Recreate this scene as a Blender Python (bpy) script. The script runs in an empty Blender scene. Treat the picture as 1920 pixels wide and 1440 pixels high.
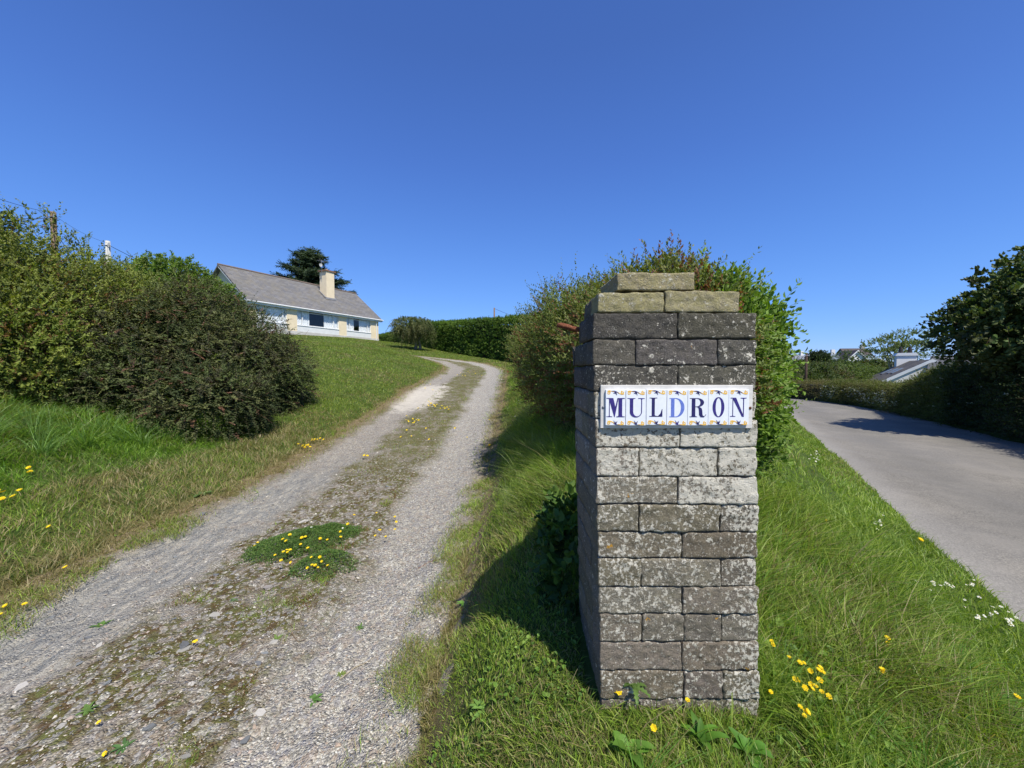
import bpy, bmesh, math
import numpy as np
from mathutils import Vector, Matrix
R = math.radians
scene = bpy.context.scene
COL = scene.collection

# ------------------------------------------------------------------ camera, sky, sun, exposure
FPX, PITCH, CAMZ = 730.0, R(2.0), 0.9
cam_d = bpy.data.cameras.new('camera'); cam = bpy.data.objects.new('camera', cam_d); COL.objects.link(cam)
cam.location = (0, 0, CAMZ); cam.rotation_euler = (R(90) - PITCH, 0, 0)
cam_d.sensor_width = 36; cam_d.lens = FPX / 1920 * 36; cam_d.clip_start = 0.05; cam_d.clip_end = 3000
scene.camera = cam
L = Vector((-0.34, 0.58, -1.0)).normalized()          # direction the sunlight travels
sun_d = bpy.data.lights.new('sun', 'SUN'); sun = bpy.data.objects.new('sun', sun_d); COL.objects.link(sun)
sun_d.energy = 5.0; sun_d.angle = R(0.53); sun_d.color = (1.0, 0.945, 0.845)
sun.rotation_euler = L.to_track_quat('-Z', 'Y').to_euler(); sun.location = (10, -15, 30)
world = bpy.data.worlds.new('World'); scene.world = world; world.use_nodes = True
wn = world.node_tree.nodes; wl = world.node_tree.links; wn.clear()
sky = wn.new('ShaderNodeTexSky'); sky.sky_type = 'NISHITA'; sky.sun_disc = False
sky.sun_elevation = math.asin(-L.z); sky.sun_rotation = math.atan2(-L.x, -L.y)
sky.altitude = 0; sky.air_density = 1.0; sky.dust_density = 0.0; sky.ozone_density = 4.0
bg = wn.new('ShaderNodeBackground'); bg.inputs['Strength'].default_value = 0.05
wl.new(sky.outputs[0], bg.inputs['Color'])
# the deep clear blue of the photographed sky, by height above the horizon
tcw = wn.new('ShaderNodeTexCoord'); sepw = wn.new('ShaderNodeSeparateXYZ'); wl.new(tcw.outputs['Generated'], sepw.inputs[0])
crw = wn.new('ShaderNodeValToRGB'); wl.new(sepw.outputs[2], crw.inputs[0]); cr = crw.color_ramp
SKY = [(0.0, (.030, .175, .56)), (.08, (.026, .162, .55)), (.25, (.022, .120, .465)), (.45, (.016, .077, .35)), (.62, (.012, .055, .265)), (1.0, (.010, .044, .215))]
while len(cr.elements) < len(SKY): cr.elements.new(.5)
for e, (p_, c_) in zip(cr.elements, SKY): e.position = p_; e.color = (*c_, 1)
bg2 = wn.new('ShaderNodeBackground'); wl.new(crw.outputs[0], bg2.inputs['Color']); bg2.inputs['Strength'].default_value = 1.0
adw = wn.new('ShaderNodeAddShader'); wl.new(bg.outputs[0], adw.inputs[0]); wl.new(bg2.outputs[0], adw.inputs[1])
wo = wn.new('ShaderNodeOutputWorld'); wl.new(adw.outputs[0], wo.inputs['Surface'])
scene.view_settings.view_transform = 'Standard'; scene.view_settings.look = 'None'
scene.view_settings.exposure = 0.3; scene.view_settings.gamma = 1.0
scene.render.engine = 'CYCLES'
scene.cycles.max_bounces = 6; scene.cycles.transparent_max_bounces = 6

# ------------------------------------------------------------------ numpy helpers
rng = np.random.default_rng(7)

def hash3(ix, iy, iz, seed=0):
    h = (ix.astype(np.int64) * 374761393 + iy.astype(np.int64) * 668265263 + iz.astype(np.int64) * 2147483647 + seed * 974711) & 0xffffffff
    h = ((h ^ (h >> 13)) * 1274126177) & 0xffffffff
    h = (h ^ (h >> 16)) & 0xffffffff
    return h / 4294967295.0

def noise3(x, y, z, seed=0):
    x, y, z = np.broadcast_arrays(np.asarray(x, float), np.asarray(y, float), np.asarray(z, float))
    xi, yi, zi = np.floor(x), np.floor(y), np.floor(z)
    fx, fy, fz = x - xi, y - yi, z - zi
    fx, fy, fz = [t * t * (3 - 2 * t) for t in (fx, fy, fz)]
    r = 0
    for dx in (0, 1):
        for dy in (0, 1):
            for dz in (0, 1):
                w = (fx if dx else 1 - fx) * (fy if dy else 1 - fy) * (fz if dz else 1 - fz)
                r = r + w * hash3(xi + dx, yi + dy, zi + dz, seed)
    return r                                            # 0..1

def fbm(x, y, z=0.0, seed=0, oct=3):
    r, a, s = 0, 0.5, 0
    for o in range(oct):
        r = r + a * noise3(np.asarray(x) * 2 ** o, np.asarray(y) * 2 ** o, np.asarray(z) * 2 ** o, seed + o); s += a; a *= .5
    return r / s

def nrm(v):
    return v / np.maximum(np.linalg.norm(v, axis=-1, keepdims=True), 1e-9)

def np_mesh(name, V, faces, mats=None, col=None, mat_idx=None, smooth=False, attrs=None):
    """faces: list of int arrays (n,3) or (n,4)."""
    me = bpy.data.meshes.new(name)
    faces = [f for f in faces if len(f)]
    loops = np.concatenate([f.reshape(-1) for f in faces]).astype(np.int32)
    cnt = np.concatenate([np.full(len(f), f.shape[1], np.int32) for f in faces])
    st = np.concatenate([[0], np.cumsum(cnt)[:-1]]).astype(np.int32)
    me.vertices.add(len(V)); me.vertices.foreach_set('co', np.asarray(V, np.float32).reshape(-1))
    me.loops.add(len(loops)); me.loops.foreach_set('vertex_index', loops)
    me.polygons.add(len(cnt)); me.polygons.foreach_set('loop_start', st); me.polygons.foreach_set('loop_total', cnt)
    if mat_idx is not None: me.polygons.foreach_set('material_index', np.asarray(mat_idx, np.int32))
    me.polygons.foreach_set('use_smooth', np.full(len(cnt), smooth))
    if col is not None:
        a = me.color_attributes.new('c', 'FLOAT_COLOR', 'POINT')
        c = np.ones((len(V), 4), np.float32); c[:, :3] = col
        a.data.foreach_set('color', c.reshape(-1))
    for k, v in (attrs or {}).items():
        a = me.attributes.new(k, 'FLOAT', 'POINT'); a.data.foreach_set('value', np.asarray(v, np.float32))
    me.update(calc_edges=True)
    for m in (mats or []): me.materials.append(m)
    return me

def link(name, me, parent=None, loc=None, rotz=0.0):
    o = bpy.data.objects.new(name, me); COL.objects.link(o)
    if parent is not None: o.parent = parent
    if loc is not None: o.location = loc
    if rotz: o.rotation_euler = (0, 0, rotz)
    return o

def tag(o, label=None, cat=None, group=None, kind=None):
    if label: o['label'] = label
    if cat: o['category'] = cat
    if group: o['group'] = group
    if kind: o['kind'] = kind
    return o

def empty(name, loc, label, cat, group=None, rotz=0.0):
    o = bpy.data.objects.new(name, None); COL.objects.link(o); o.location = loc; o.rotation_euler = (0, 0, rotz)
    o.empty_display_size = .2
    return tag(o, label, cat, group)

class MB:
    """collects simple solids into one mesh"""
    def __init__(s): s.v = []; s.q = []; s.t = []; s.n = 0
    def add(s, V, Q=None, T=None):
        V = np.asarray(V, float)
        if Q is not None and len(Q): s.q.append(np.asarray(Q) + s.n)
        if T is not None and len(T): s.t.append(np.asarray(T) + s.n)
        s.v.append(V); s.n += len(V); return s
    def box(s, x0, x1, y0, y1, z0, z1):
        V = [(x, y, z) for z in (z0, z1) for y in (y0, y1) for x in (x0, x1)]
        return s.add(V, [(0, 2, 3, 1), (4, 5, 7, 6), (0, 1, 5, 4), (2, 6, 7, 3), (0, 4, 6, 2), (1, 3, 7, 5)])
    def prism(s, pts, a, b, axis='y'):
        """polygon (list of 2D) extruded along axis from a to b; fan triangulated -> convex only"""
        n = len(pts)
        def P(p, h): return (p[0], h, p[1]) if axis == 'y' else ((h, p[0], p[1]) if axis == 'x' else (p[0], p[1], h))
        V = [P(p, a) for p in pts] + [P(p, b) for p in pts]
        T = [(0, i + 1, i) for i in range(1, n - 1)] + [(n, n + i, n + i + 1) for i in range(1, n - 1)]
        Q = [(i, (i + 1) % n, (i + 1) % n + n, i + n) for i in range(n)]
        return s.add(V, Q, T)
    def tube(s, pts, rad, n=6, cap=True):
        pts = np.asarray(pts, float); m = len(pts); rad = np.broadcast_to(np.asarray(rad, float), (m,))
        V = []
        for i in range(m):
            d = pts[min(i + 1, m - 1)] - pts[max(i - 1, 0)]; d = d / (np.linalg.norm(d) + 1e-9)
            a = np.cross(d, (0, 0, 1)) if abs(d[2]) < .9 else np.cross(d, (1, 0, 0)); a /= np.linalg.norm(a); b = np.cross(d, a)
            for k in range(n):
                t = 2 * math.pi * k / n; V.append(pts[i] + rad[i] * (math.cos(t) * a + math.sin(t) * b))
        Q = [(i * n + k, i * n + (k + 1) % n, (i + 1) * n + (k + 1) % n, (i + 1) * n + k) for i in range(m - 1) for k in range(n)]
        T = []
        if cap:
            T = [(0, k + 1, k) for k in range(1, n - 1)] + [((m - 1) * n, (m - 1) * n + k, (m - 1) * n + k + 1) for k in range(1, n - 1)]
        return s.add(V, Q, T)
    def mesh(s, name, mats, smooth=False):
        return np_mesh(name, np.concatenate(s.v), [np.concatenate(s.q) if s.q else np.zeros((0, 4), int), np.concatenate(s.t) if s.t else np.zeros((0, 3), int)], mats, smooth=smooth)
    def build(s, name, mat, parent=None, smooth=False, label=None):
        me = s.mesh(name, [mat], smooth); bm = bmesh.new(); bm.from_mesh(me); bmesh.ops.recalc_face_normals(bm, faces=bm.faces); bm.to_mesh(me); bm.free()
        o = link(name, me, parent)
        if label: o['label'] = label
        return o

# ------------------------------------------------------------------ materials
class NT:
    def __init__(s, name):
        s.m = bpy.data.materials.new(name); s.m.use_nodes = True; s.t = s.m.node_tree; s.N = s.t.nodes; s.N.clear()
        s.out = s.n('ShaderNodeOutputMaterial'); s.b = s.n('ShaderNodeBsdfPrincipled'); s.l(s.b.outputs[0], s.out.inputs[0])
        s.b.inputs['Roughness'].default_value = .8; s.b.inputs['Specular IOR Level'].default_value = .3
    def n(s, k, **kw):
        x = s.N.new(k)
        for a, v in kw.items(): setattr(x, a, v)
        return x
    def l(s, a, b): s.t.links.new(a, b)
    def coord(s, kind='Object'): return s.n('ShaderNodeTexCoord').outputs[kind]
    def mapping(s, vec, scale=(1, 1, 1), rot=(0, 0, 0)):
        m = s.n('ShaderNodeMapping'); s.l(vec, m.inputs[0]); m.inputs['Scale'].default_value = scale; m.inputs['Rotation'].default_value = rot; return m.outputs[0]
    def noise(s, vec, scale, detail=4, rough=.6, out=0):
        x = s.n('ShaderNodeTexNoise'); s.l(vec, x.inputs['Vector']); x.inputs['Scale'].default_value = scale
        x.inputs['Detail'].default_value = detail; x.inputs['Roughness'].default_value = rough; return x.outputs[out]
    def vor(s, vec, scale, feature='F1', out='Distance'):
        x = s.n('ShaderNodeTexVoronoi', feature=feature); s.l(vec, x.inputs['Vector']); x.inputs['Scale'].default_value = scale; return x.outputs[out]
    def attr(s, name, out='Fac'): return s.n('ShaderNodeAttribute', attribute_name=name).outputs[out]
    def ramp(s, fac, stops, interp='LINEAR'):
        x = s.n('ShaderNodeValToRGB'); s.l(fac, x.inputs[0]); cr = x.color_ramp; cr.interpolation = interp
        while len(cr.elements) < len(stops): cr.elements.new(.5)
        for e, (p, c) in zip(cr.elements, stops): e.position = p; e.color = (*c, 1) if isinstance(c, tuple) else (c, c, c, 1)
        return x.outputs[0]
    def sock(s, v, inp):
        if isinstance(v, bpy.types.NodeSocket): s.l(v, inp)
        else: inp.default_value = (*v, 1) if isinstance(v, tuple) and len(v) == 3 else v
    def mix(s, f, a, b, mode='MIX'):
        x = s.n('ShaderNodeMix', data_type='RGBA', blend_type=mode); s.sock(f, x.inputs[0]); s.sock(a, x.inputs[6]); s.sock(b, x.inputs[7]); return x.outputs[2]
    def math(s, op, a, b=0.0, clamp=False):
        x = s.n('ShaderNodeMath', operation=op); x.use_clamp = clamp; s.sock(a, x.inputs[0]); s.sock(b, x.inputs[1]); return x.outputs[0]
    def bump(s, h, strength=.5, dist=.01, prev=None):
        x = s.n('ShaderNodeBump'); s.l(h, x.inputs['Height']); x.inputs['Strength'].default_value = strength; x.inputs['Distance'].default_value = dist
        if prev is not None: s.l(prev, x.inputs['Normal'])
        s.l(x.outputs[0], s.b.inputs['Normal']); return x.outputs[0]
    def base(s, c): s.sock(c, s.b.inputs['Base Color']); return s
    def rough(s, r, spec=None):
        s.sock(r, s.b.inputs['Roughness'])
        if spec is not None: s.b.inputs['Specular IOR Level'].default_value = spec
        return s

def plain(name, c, rough=.7, var=.12, scale=6, bump=.15, metal=0.0, spec=.3):
    t = NT(name); v = t.coord()
    n = t.noise(v, scale, 5)
    c2 = tuple(x * (1 - var * 2) for x in c)
    t.base(t.mix(t.ramp(n, [(.3, 0.0), (.7, 1.0)]), c2, c)); t.rough(rough, spec); t.b.inputs['Metallic'].default_value = metal
    if bump: t.bump(t.noise(v, scale * 12, 4), bump, .004)
    return t.m

def leaf_mat(name, trans=.35, rough=.5, spec=.35, gain=1.0):
    t = NT(name); c = t.attr('c', 'Color')
    t.base(c); t.rough(rough, spec)
    tr = t.n('ShaderNodeBsdfTranslucent'); t.l(t.mix(1.0, c, (1.5 * gain, 1.6 * gain, .55), 'MULTIPLY'), tr.inputs[0])
    mx = t.n('ShaderNodeMixShader'); mx.inputs[0].default_value = trans
    t.l(t.b.outputs[0], mx.inputs[1]); t.l(tr.outputs[0], mx.inputs[2]); t.l(mx.outputs[0], t.out.inputs[0])
    return t.m

M_leaf = leaf_mat('leaf', .32, .55, .25)
M_leaf_dull = leaf_mat('leaf_dull', .18, .6, .22)
M_grass = leaf_mat('grass_blade', .35, .45, .35)
M_petal = leaf_mat('petal', .25, .6, .2)
M_bark = plain('bark', (.13, .095, .065), .9, .25, 20, .5)
M_twig = plain('twig_bark', (.16, .10, .06), .9, .25, 40, .2)

# ------------------------------------------------------------------ terrain
LEFT_X = [-300, -60, -25, -14, -8, -6, -4.5, -3.05, -0.33]
FR = [.1, .2, .3, .42, .7]
RIGHT_D = [1, 6, 25, 80, 300]
RL_Y = [-60, 0, 15, 19.3, 23.2, 28, 34, 60, 300]              # road left edge x at y
RL_X = [1.5 - 60 * .587, 1.5, 10.3, 12.3, 13.6, 14.6, 14.9, 12, 12]
def road_l(y): return np.interp(y, RL_Y, RL_X)
def road_r(y): return road_l(y) + np.interp(y, [15, 23, 34, 60], [4.06, 3.8, 3.6, 3.5])
ST = [  # y : left cols (9), fractions (5), road left, road right, right cols (5)
 (-60, [1, 1, 1, 1, .9, .6, .1, -.5, -.5, -.5, -.4, -.4, -.4, -.4, -.5, -.5, -.4, -1, -2, -3, -3]),
 (-5,  [1.5, 1.5, 1.5, 1.2, .8, .45, -.05, -.5, -.5, -.45, -.25, -.2, -.2, -.3, -.5, -.5, -.4, -1, -2, -3, -3]),
 (0,   [2, 1.8, 1.6, 1.2, .8, .45, -.05, -.5, -.5, -.4, -.27, -.21, -.18, -.27, -.5, -.5, -.4, -1, -2, -3, -3]),
 (1,   [2, 1.8, 1.6, 1.2, .8, .45, -.02, -.5, -.5, -.15, -.09, -.11, -.11, -.22, -.5, -.5, -.4, -1, -2, -3, -3]),
 (2.4, [2, 1.9, 1.7, 1.2, .8, .45, 0, -.5, -.5, .0, .2, .24, .24, -.05, -.5, -.5, -.4, -1, -2, -3, -3]),
 (4,   [2, 2, 1.8, 1.25, .78, .38, -.02, -.49, -.49, .0, .3, .42, .45, .08, -.5, -.5, -.4, -1, -2, -3, -3]),
 (5.5, [2.5, 2.2, 1.9, 1.3, .65, .2, -.14, -.42, -.42, .05, .38, .48, .52, .15, -.5, -.5, -.4, -1, -2.2, -3, -3]),
 (6.5, [3, 2.5, 2.0, 1.4, .65, .25, -.05, -.34, -.34, .1, .42, .5, .55, .2, -.5, -.5, -.4, -1, -2.4, -3, -3]),
 (8,   [3, 2.8, 2.2, 1.55, .85, .45, .12, -.18, -.18, .2, .5, .55, .6, .2, -.52, -.52, -.42, -1.1, -2.6, -3.2, -3]),
 (10.8,[3.5, 3, 2.5, 1.85, 1.15, .8, .48, .2, .2, .45, .6, .65, .65, .2, -.55, -.55, -.45, -1.3, -3, -3.5, -3]),
 (13,  [4, 3.3, 2.8, 2.05, 1.4, 1.1, .8, .48, .48, .65, .8, .8, .75, .25, -.58, -.58, -.5, -1.5, -3, -3.8, -3]),
 (17,  [4, 3.6, 3.1, 2.4, 1.8, 1.5, 1.15, .8, .8, .95, 1.0, .95, .8, .3, -.65, -.65, -.6, -1.7, -3.2, -4, -3]),
 (20,  [4, 3.8, 3.3, 2.7, 2.05, 1.75, 1.35, 1.1, 1.02, 1.2, 1.2, 1.1, .9, .3, -.72, -.72, -.65, -1.8, -3.4, -4.2, -3]),
 (22,  [4, 3.9, 3.5, 2.85, 2.15, 1.8, 1.5, 1.32, 1.2, 1.35, 1.3, 1.15, .9, .3, -.78, -.78, -.7, -1.9, -3.5, -4.4, -3]),
 (25,  [4, 4, 3.8, 3.0, 1.95, 1.7, 1.65, 1.62, 1.6, 1.6, 1.4, 1.2, .9, .3, -.85, -.85, -.75, -2, -3.5, -4.6, -3]),
 (28,  [4, 4, 3.95, 3.35, 2.3, 2.15, 2.05, 1.95, 1.9, 1.8, 1.5, 1.2, .9, .2, -.95, -.95, -.8, -2.2, -3.6, -4.6, -3]),
 (33,  [4.2, 4.1, 4, 3.75, 2.75, 2.6, 2.45, 2.35, 2.2, 2, 1.6, 1.2, .8, .1, -1.2, -1.2, -1, -2.5, -3.8, -4.6, -3]),
 (41,  [4.4, 4.3, 4.2, 4.0, 3.35, 3.2, 3.05, 2.9, 2.7, 2.4, 1.8, 1.3, .6, -.2, -1.6, -1.6, -1.4, -2.8, -4, -4.6, -3]),
 (60,  [4.6, 4.5, 4.4, 4.3, 4.0, 3.9, 3.8, 3.6, 3.4, 2.8, 2, 1.2, .2, -.8, -2.5, -2.5, -2.5, -3.2, -4.2, -4.6, -3]),
 (110, [5, 5, 4.6, 4.4, 4.2, 4.1, 4.0, 3.8, 3.6, 2.8, 1.5, 0, -1, -1.8, -2.5, -2.6, -2.6, -3, -3.2, -3, -1]),
 (190, [5, 5, 4.6, 4.4, 4.2, 4.1, 4.0, 3.8, 3.6, 3, 2.8, 2.6, 2.5, 2.4, 2.3, 2.3, 2.3, 2.3, 2.2, 2.0, 1]),
 (600, [7, 7, 7, 7, 7, 7, 7, 7, 7, 7, 7, 7, 7, 7, 7, 7, 7, 7, 7, 6, 5]),
]
SY = np.array([s[0] for s in ST], float); TZ = np.array([s[1] for s in ST], float); NC = TZ.shape[1]
UP = 8
def _up(a, axis):
    n = a.shape[axis]; idx = np.linspace(0, n - 1, (n - 1) * UP + 1)
    i0 = np.minimum(idx.astype(int), n - 2); f = idx - i0
    sh = [1, 1]; sh[axis] = -1; f = f.reshape(sh)
    r = np.take(a, i0, axis) * (1 - f) + np.take(a, i0 + 1, axis) * f
    for _ in range(3):
        p = np.concatenate([np.take(r, [0, 0], axis), r, np.take(r, [-1, -1], axis)], axis)
        m = r.shape[axis]; r = sum(np.take(p, np.arange(k, k + m), axis) for k in range(5)) / 5
    return r
TZF = _up(_up(TZ, 0), 1)

def col_x(y):
    l, r = road_l(y), road_r(y)
    c = [np.full_like(y, v) for v in LEFT_X]
    c += [LEFT_X[-1] + f * (l - LEFT_X[-1]) for f in FR] + [l, r] + [r + d for d in RIGHT_D]
    return np.stack(c, 0)

def terrain(x, y):
    x = np.atleast_1d(np.asarray(x, float)); y = np.atleast_1d(np.asarray(y, float))
    x, y = np.broadcast_arrays(x, y); sh = x.shape; x = x.ravel(); y = y.ravel()
    yc = np.clip(y, -58, 595); fy = np.interp(yc, SY, np.arange(len(SY))) * UP
    cx = np.maximum.accumulate(col_x(np.maximum(yc, -2.5)) + np.arange(NC)[:, None] * 1e-4, 0)
    j = np.clip((x[None, :] >= cx).sum(0) - 1, 0, NC - 2); ar = np.arange(len(x))
    fx = np.clip(j + (x - cx[j, ar]) / (cx[j + 1, ar] - cx[j, ar]), 0, NC - 1.0001) * UP
    iy = np.minimum(fy.astype(int), TZF.shape[0] - 2); ix = np.minimum(fx.astype(int), TZF.shape[1] - 2)
    ty, tx = fy - iy, fx - ix
    z = (TZF[iy, ix] * (1 - ty) * (1 - tx) + TZF[iy + 1, ix] * ty * (1 - tx) + TZF[iy, ix + 1] * (1 - ty) * tx + TZF[iy + 1, ix + 1] * ty * tx)
    z = z + (fbm(x * 1.1, y * 1.1, 0, 3, 2) - .5) * .05 * np.clip(1.5 - np.abs(y) / 40, 0, 1)
    return z.reshape(sh)

def tz(x, y): return float(terrain(x, y)[0])

# driveway and road as centre lines with half widths
DC = np.array([(-1.5, -8), (-1.48, 0), (-1.55, 1.5), (-1.66, 3), (-1.69, 5), (-1.69, 9), (-1.65, 14), (-1.62, 17), (-1.95, 19.6), (-2.9, 21.8), (-4.6, 23.4), (-6.2, 24.2), (-7.6, 24.5)])
def smooth_line(P, step=.1):
    d = np.r_[0, np.cumsum(np.linalg.norm(np.diff(P, axis=0), axis=1))]; t = np.arange(0, d[-1], step)
    X = np.stack([np.interp(t, d, P[:, 0]), np.interp(t, d, P[:, 1])], 1)
    k = int(1.2 / step) | 1; ker = np.hanning(k + 2)[1:-1]; ker /= ker.sum()
    Q = np.pad(X, ((k // 2, k // 2), (0, 0)), mode='reflect', reflect_type='odd')
    return np.stack([np.convolve(Q[:, i], ker, 'valid') for i in (0, 1)], 1)
DLINE = smooth_line(DC, .1)
RLINE = smooth_line(np.array([((road_l(y) + road_r(y)) / 2, y) for y in [-40, -6, 0, 6, 12, 15, 19.3, 23.2, 28, 34, 42, 60]]), .15)
def frames(P):
    T = np.gradient(P, axis=0); T = T / np.linalg.norm(T, axis=1, keepdims=True); return T, np.stack([T[:, 1], -T[:, 0]], 1)   # normal to the right
def lateral(P, x, y):
    """signed lateral distance (right positive) and index of nearest point"""
    T, N = frames(P); x = np.asarray(x).ravel(); y = np.asarray(y).ravel(); out = np.empty(len(x)); ii = np.empty(len(x), int)
    S = P[::2]
    for a in range(0, len(x), 20000):
        b = slice(a, a + 20000); d = (x[b, None] - S[None, :, 0]) ** 2 + (y[b, None] - S[None, :, 1]) ** 2
        i = np.argmin(d, 1) * 2; ii[b] = i; out[b] = (x[b] - P[i, 0]) * N[i, 0] + (y[b] - P[i, 1]) * N[i, 1]
    e = (ii >= len(P) - 3) & (((x - P[-1, 0]) * T[-1, 0] + (y - P[-1, 1]) * T[-1, 1]) > 0); out = np.where(e, 99.0, out)
    return out, ii
def d_half(y, side):   # half widths of the driveway: left, right
    return np.interp(y, [1, 2.5, 4, 30], [1.15, 1.32, 1.4, 1.38]) if side < 0 else np.interp(y, [1, 3, 30], [1.13, 1.36, 1.36])
R_HALF = 1.76
def drive_in(x, y):
    """>0 inside the driveway by that many metres, with a ragged edge"""
    l, i = lateral(DLINE, x, y); x = np.ravel(x); y = np.ravel(y)
    n = (fbm(x * 2.2, y * 2.2, 0, 21, 3) - .5) * .35
    return np.where(l < 0, d_half(y, -1) + l, d_half(y, 1) - l) + n, l
def road_in(x, y):
    l, i = lateral(RLINE, x, y); x = np.ravel(x); y = np.ravel(y)
    return R_HALF - np.abs(l) + (fbm(x * 3, y * 3, 0, 31, 3) - .5) * .14, l

# pixel of the 1920x1440 photograph -> direction / terrain point / vertical plane point
def ray(px, py):
    a, b = (px - 960) / FPX, (720 - py) / FPX
    return np.array([a, math.cos(PITCH) + b * math.sin(PITCH), -math.sin(PITCH) + b * math.cos(PITCH)])
def at(px, py, tmin=.5, tmax=120):
    r = ray(px, py); t = np.geomspace(tmin, tmax, 900); P = t[:, None] * r[None, :]
    g = terrain(P[:, 0], P[:, 1]); h = P[:, 2] + CAMZ - g; k = np.nonzero(h < 0)[0]
    i = k[0] if len(k) else len(t) - 1
    return float(P[i, 0]), float(P[i, 1]), float(g[i])
def plane_y(px, py, Y):
    r = ray(px, py); t = Y / r[1]; return r[0] * t, Y, r[2] * t + CAMZ

# ------------------------------------------------------------------ ground sheet
def make_ground():
    N = 620; a = 2.2; k = math.asinh(600 / a); u = np.linspace(-1, 1, N)
    X = a * np.sinh(k * u); Y = 1.5 + a * np.sinh(k * u)
    GX, GY = np.meshgrid(X, Y); Z = terrain(GX, GY)
    near = (np.abs(GX) < 30) & (GY > -20) & (GY < 62)
    di = np.full(GX.shape, -9.); ri = np.full(GX.shape, -9.)
    di[near] = drive_in(GX[near], GY[near])[0]; ri[near] = road_in(GX[near], GY[near])[0]
    Z = Z - .07 * np.clip(di / .12, 0, 1) - .07 * np.clip(ri / .12, 0, 1)
    V = np.stack([GX, GY, Z], -1).reshape(-1, 3)
    i = np.arange(N * N).reshape(N, N); F = np.stack([i[:-1, :-1], i[:-1, 1:], i[1:, 1:], i[1:, :-1]], -1).reshape(-1, 4)
    t = NT('turf_soil'); v = t.coord()
    n1 = t.noise(v, .55, 6, .6); n2 = t.noise(v, 9, 6, .65); n3 = t.noise(v, 60, 5, .7)
    dr = t.attr('dry')
    green = t.mix(t.ramp(n2, [(.35, 0.0), (.65, 1.0)]), (.040, .070, .014), (.095, .135, .032))
    dry = t.mix(t.ramp(n3, [(.35, 0.0), (.65, 1.0)]), (.13, .10, .045), (.25, .20, .10))
    f = t.ramp(t.math('ADD', t.math('MULTIPLY', n1, .5), t.math('ADD', t.math('MULTIPLY', n2, .35), t.math('MULTIPLY', dr, .7))), [(.62, 0.0), (.95, 1.0)])
    t.base(t.mix(f, green, dry)); t.rough(.95, .1); t.bump(t.math('ADD', n3, t.math('MULTIPLY', n2, 1.5)), .8, .03)
    edge = .8 * np.clip(1 - np.abs(di + .05) / .32, 0, 1).reshape(-1)
    me = np_mesh('ground', V, [F], [t.m], smooth=True, attrs={'dry': edge})
    tag(link('ground', me), 'grassy ground rising to the left lawn', None, None, 'structure')

def strip(name, LINE, hw_l, hw_r, nw, lift, fine, mat, label, edge_seed, disp=None):
    """draped sheet with cross-section resolution nw, along-line points chosen by fine(s)"""
    T, Nn = frames(LINE); idx = fine; P = LINE[idx]; Nn = Nn[idx]
    w = np.linspace(-1, 1, nw)
    hl = hw_l(P[:, 1]); hr = hw_r(P[:, 1])
    lat = np.where(w[None, :] < 0, w[None, :] * hl[:, None], w[None, :] * hr[:, None])
    X = P[:, 0:1] + lat * Nn[:, 0:1]; Y = P[:, 1:2] + lat * Nn[:, 1:2]
    Z = terrain(X, Y) + lift
    Z = Z - .06 * np.clip((np.abs(w[None, :]) - .93) / .07, 0, 1)
    if disp is not None: Z = Z + disp(X, Y, lat)
    V = np.stack([X, Y, Z], -1).reshape(-1, 3); m, n = X.shape
    i = np.arange(m * n).reshape(m, n); F = np.stack([i[:-1, :-1], i[:-1, 1:], i[1:, 1:], i[1:, :-1]], -1).reshape(-1, 4)
    me = np_mesh(name, V, [F], [mat], smooth=True, attrs={'lat': lat.reshape(-1), 'along': np.repeat(idx * 1.0, n)})
    return tag(link(name, me), label, None, None, 'structure')

def drive_disp(X, Y, lat):
    rut = np.exp(-((lat + .95) / .33) ** 2) * .045 + np.exp(-((lat - .85) / .36) ** 2) * .05
    z = -rut + .02
    fade = np.clip(1.6 - Y / 9, 0, 1)
    z += fade * ((fbm(X * 7, Y * 7, 0, 41, 3) - .5) * .045 + (fbm(X * 30, Y * 30, 0, 42, 3) - .5) * .022)
    # slate bedrock ridges in the left rut
    s = np.exp(-((lat + .85) / .38) ** 2); a = X * .78 + Y * .62; b = -X * .62 + Y * .78
    z += fade * s * (np.abs(fbm(b * 16, a * 2.5, 0, 43, 3) - .5)) * .05
    return z

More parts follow.
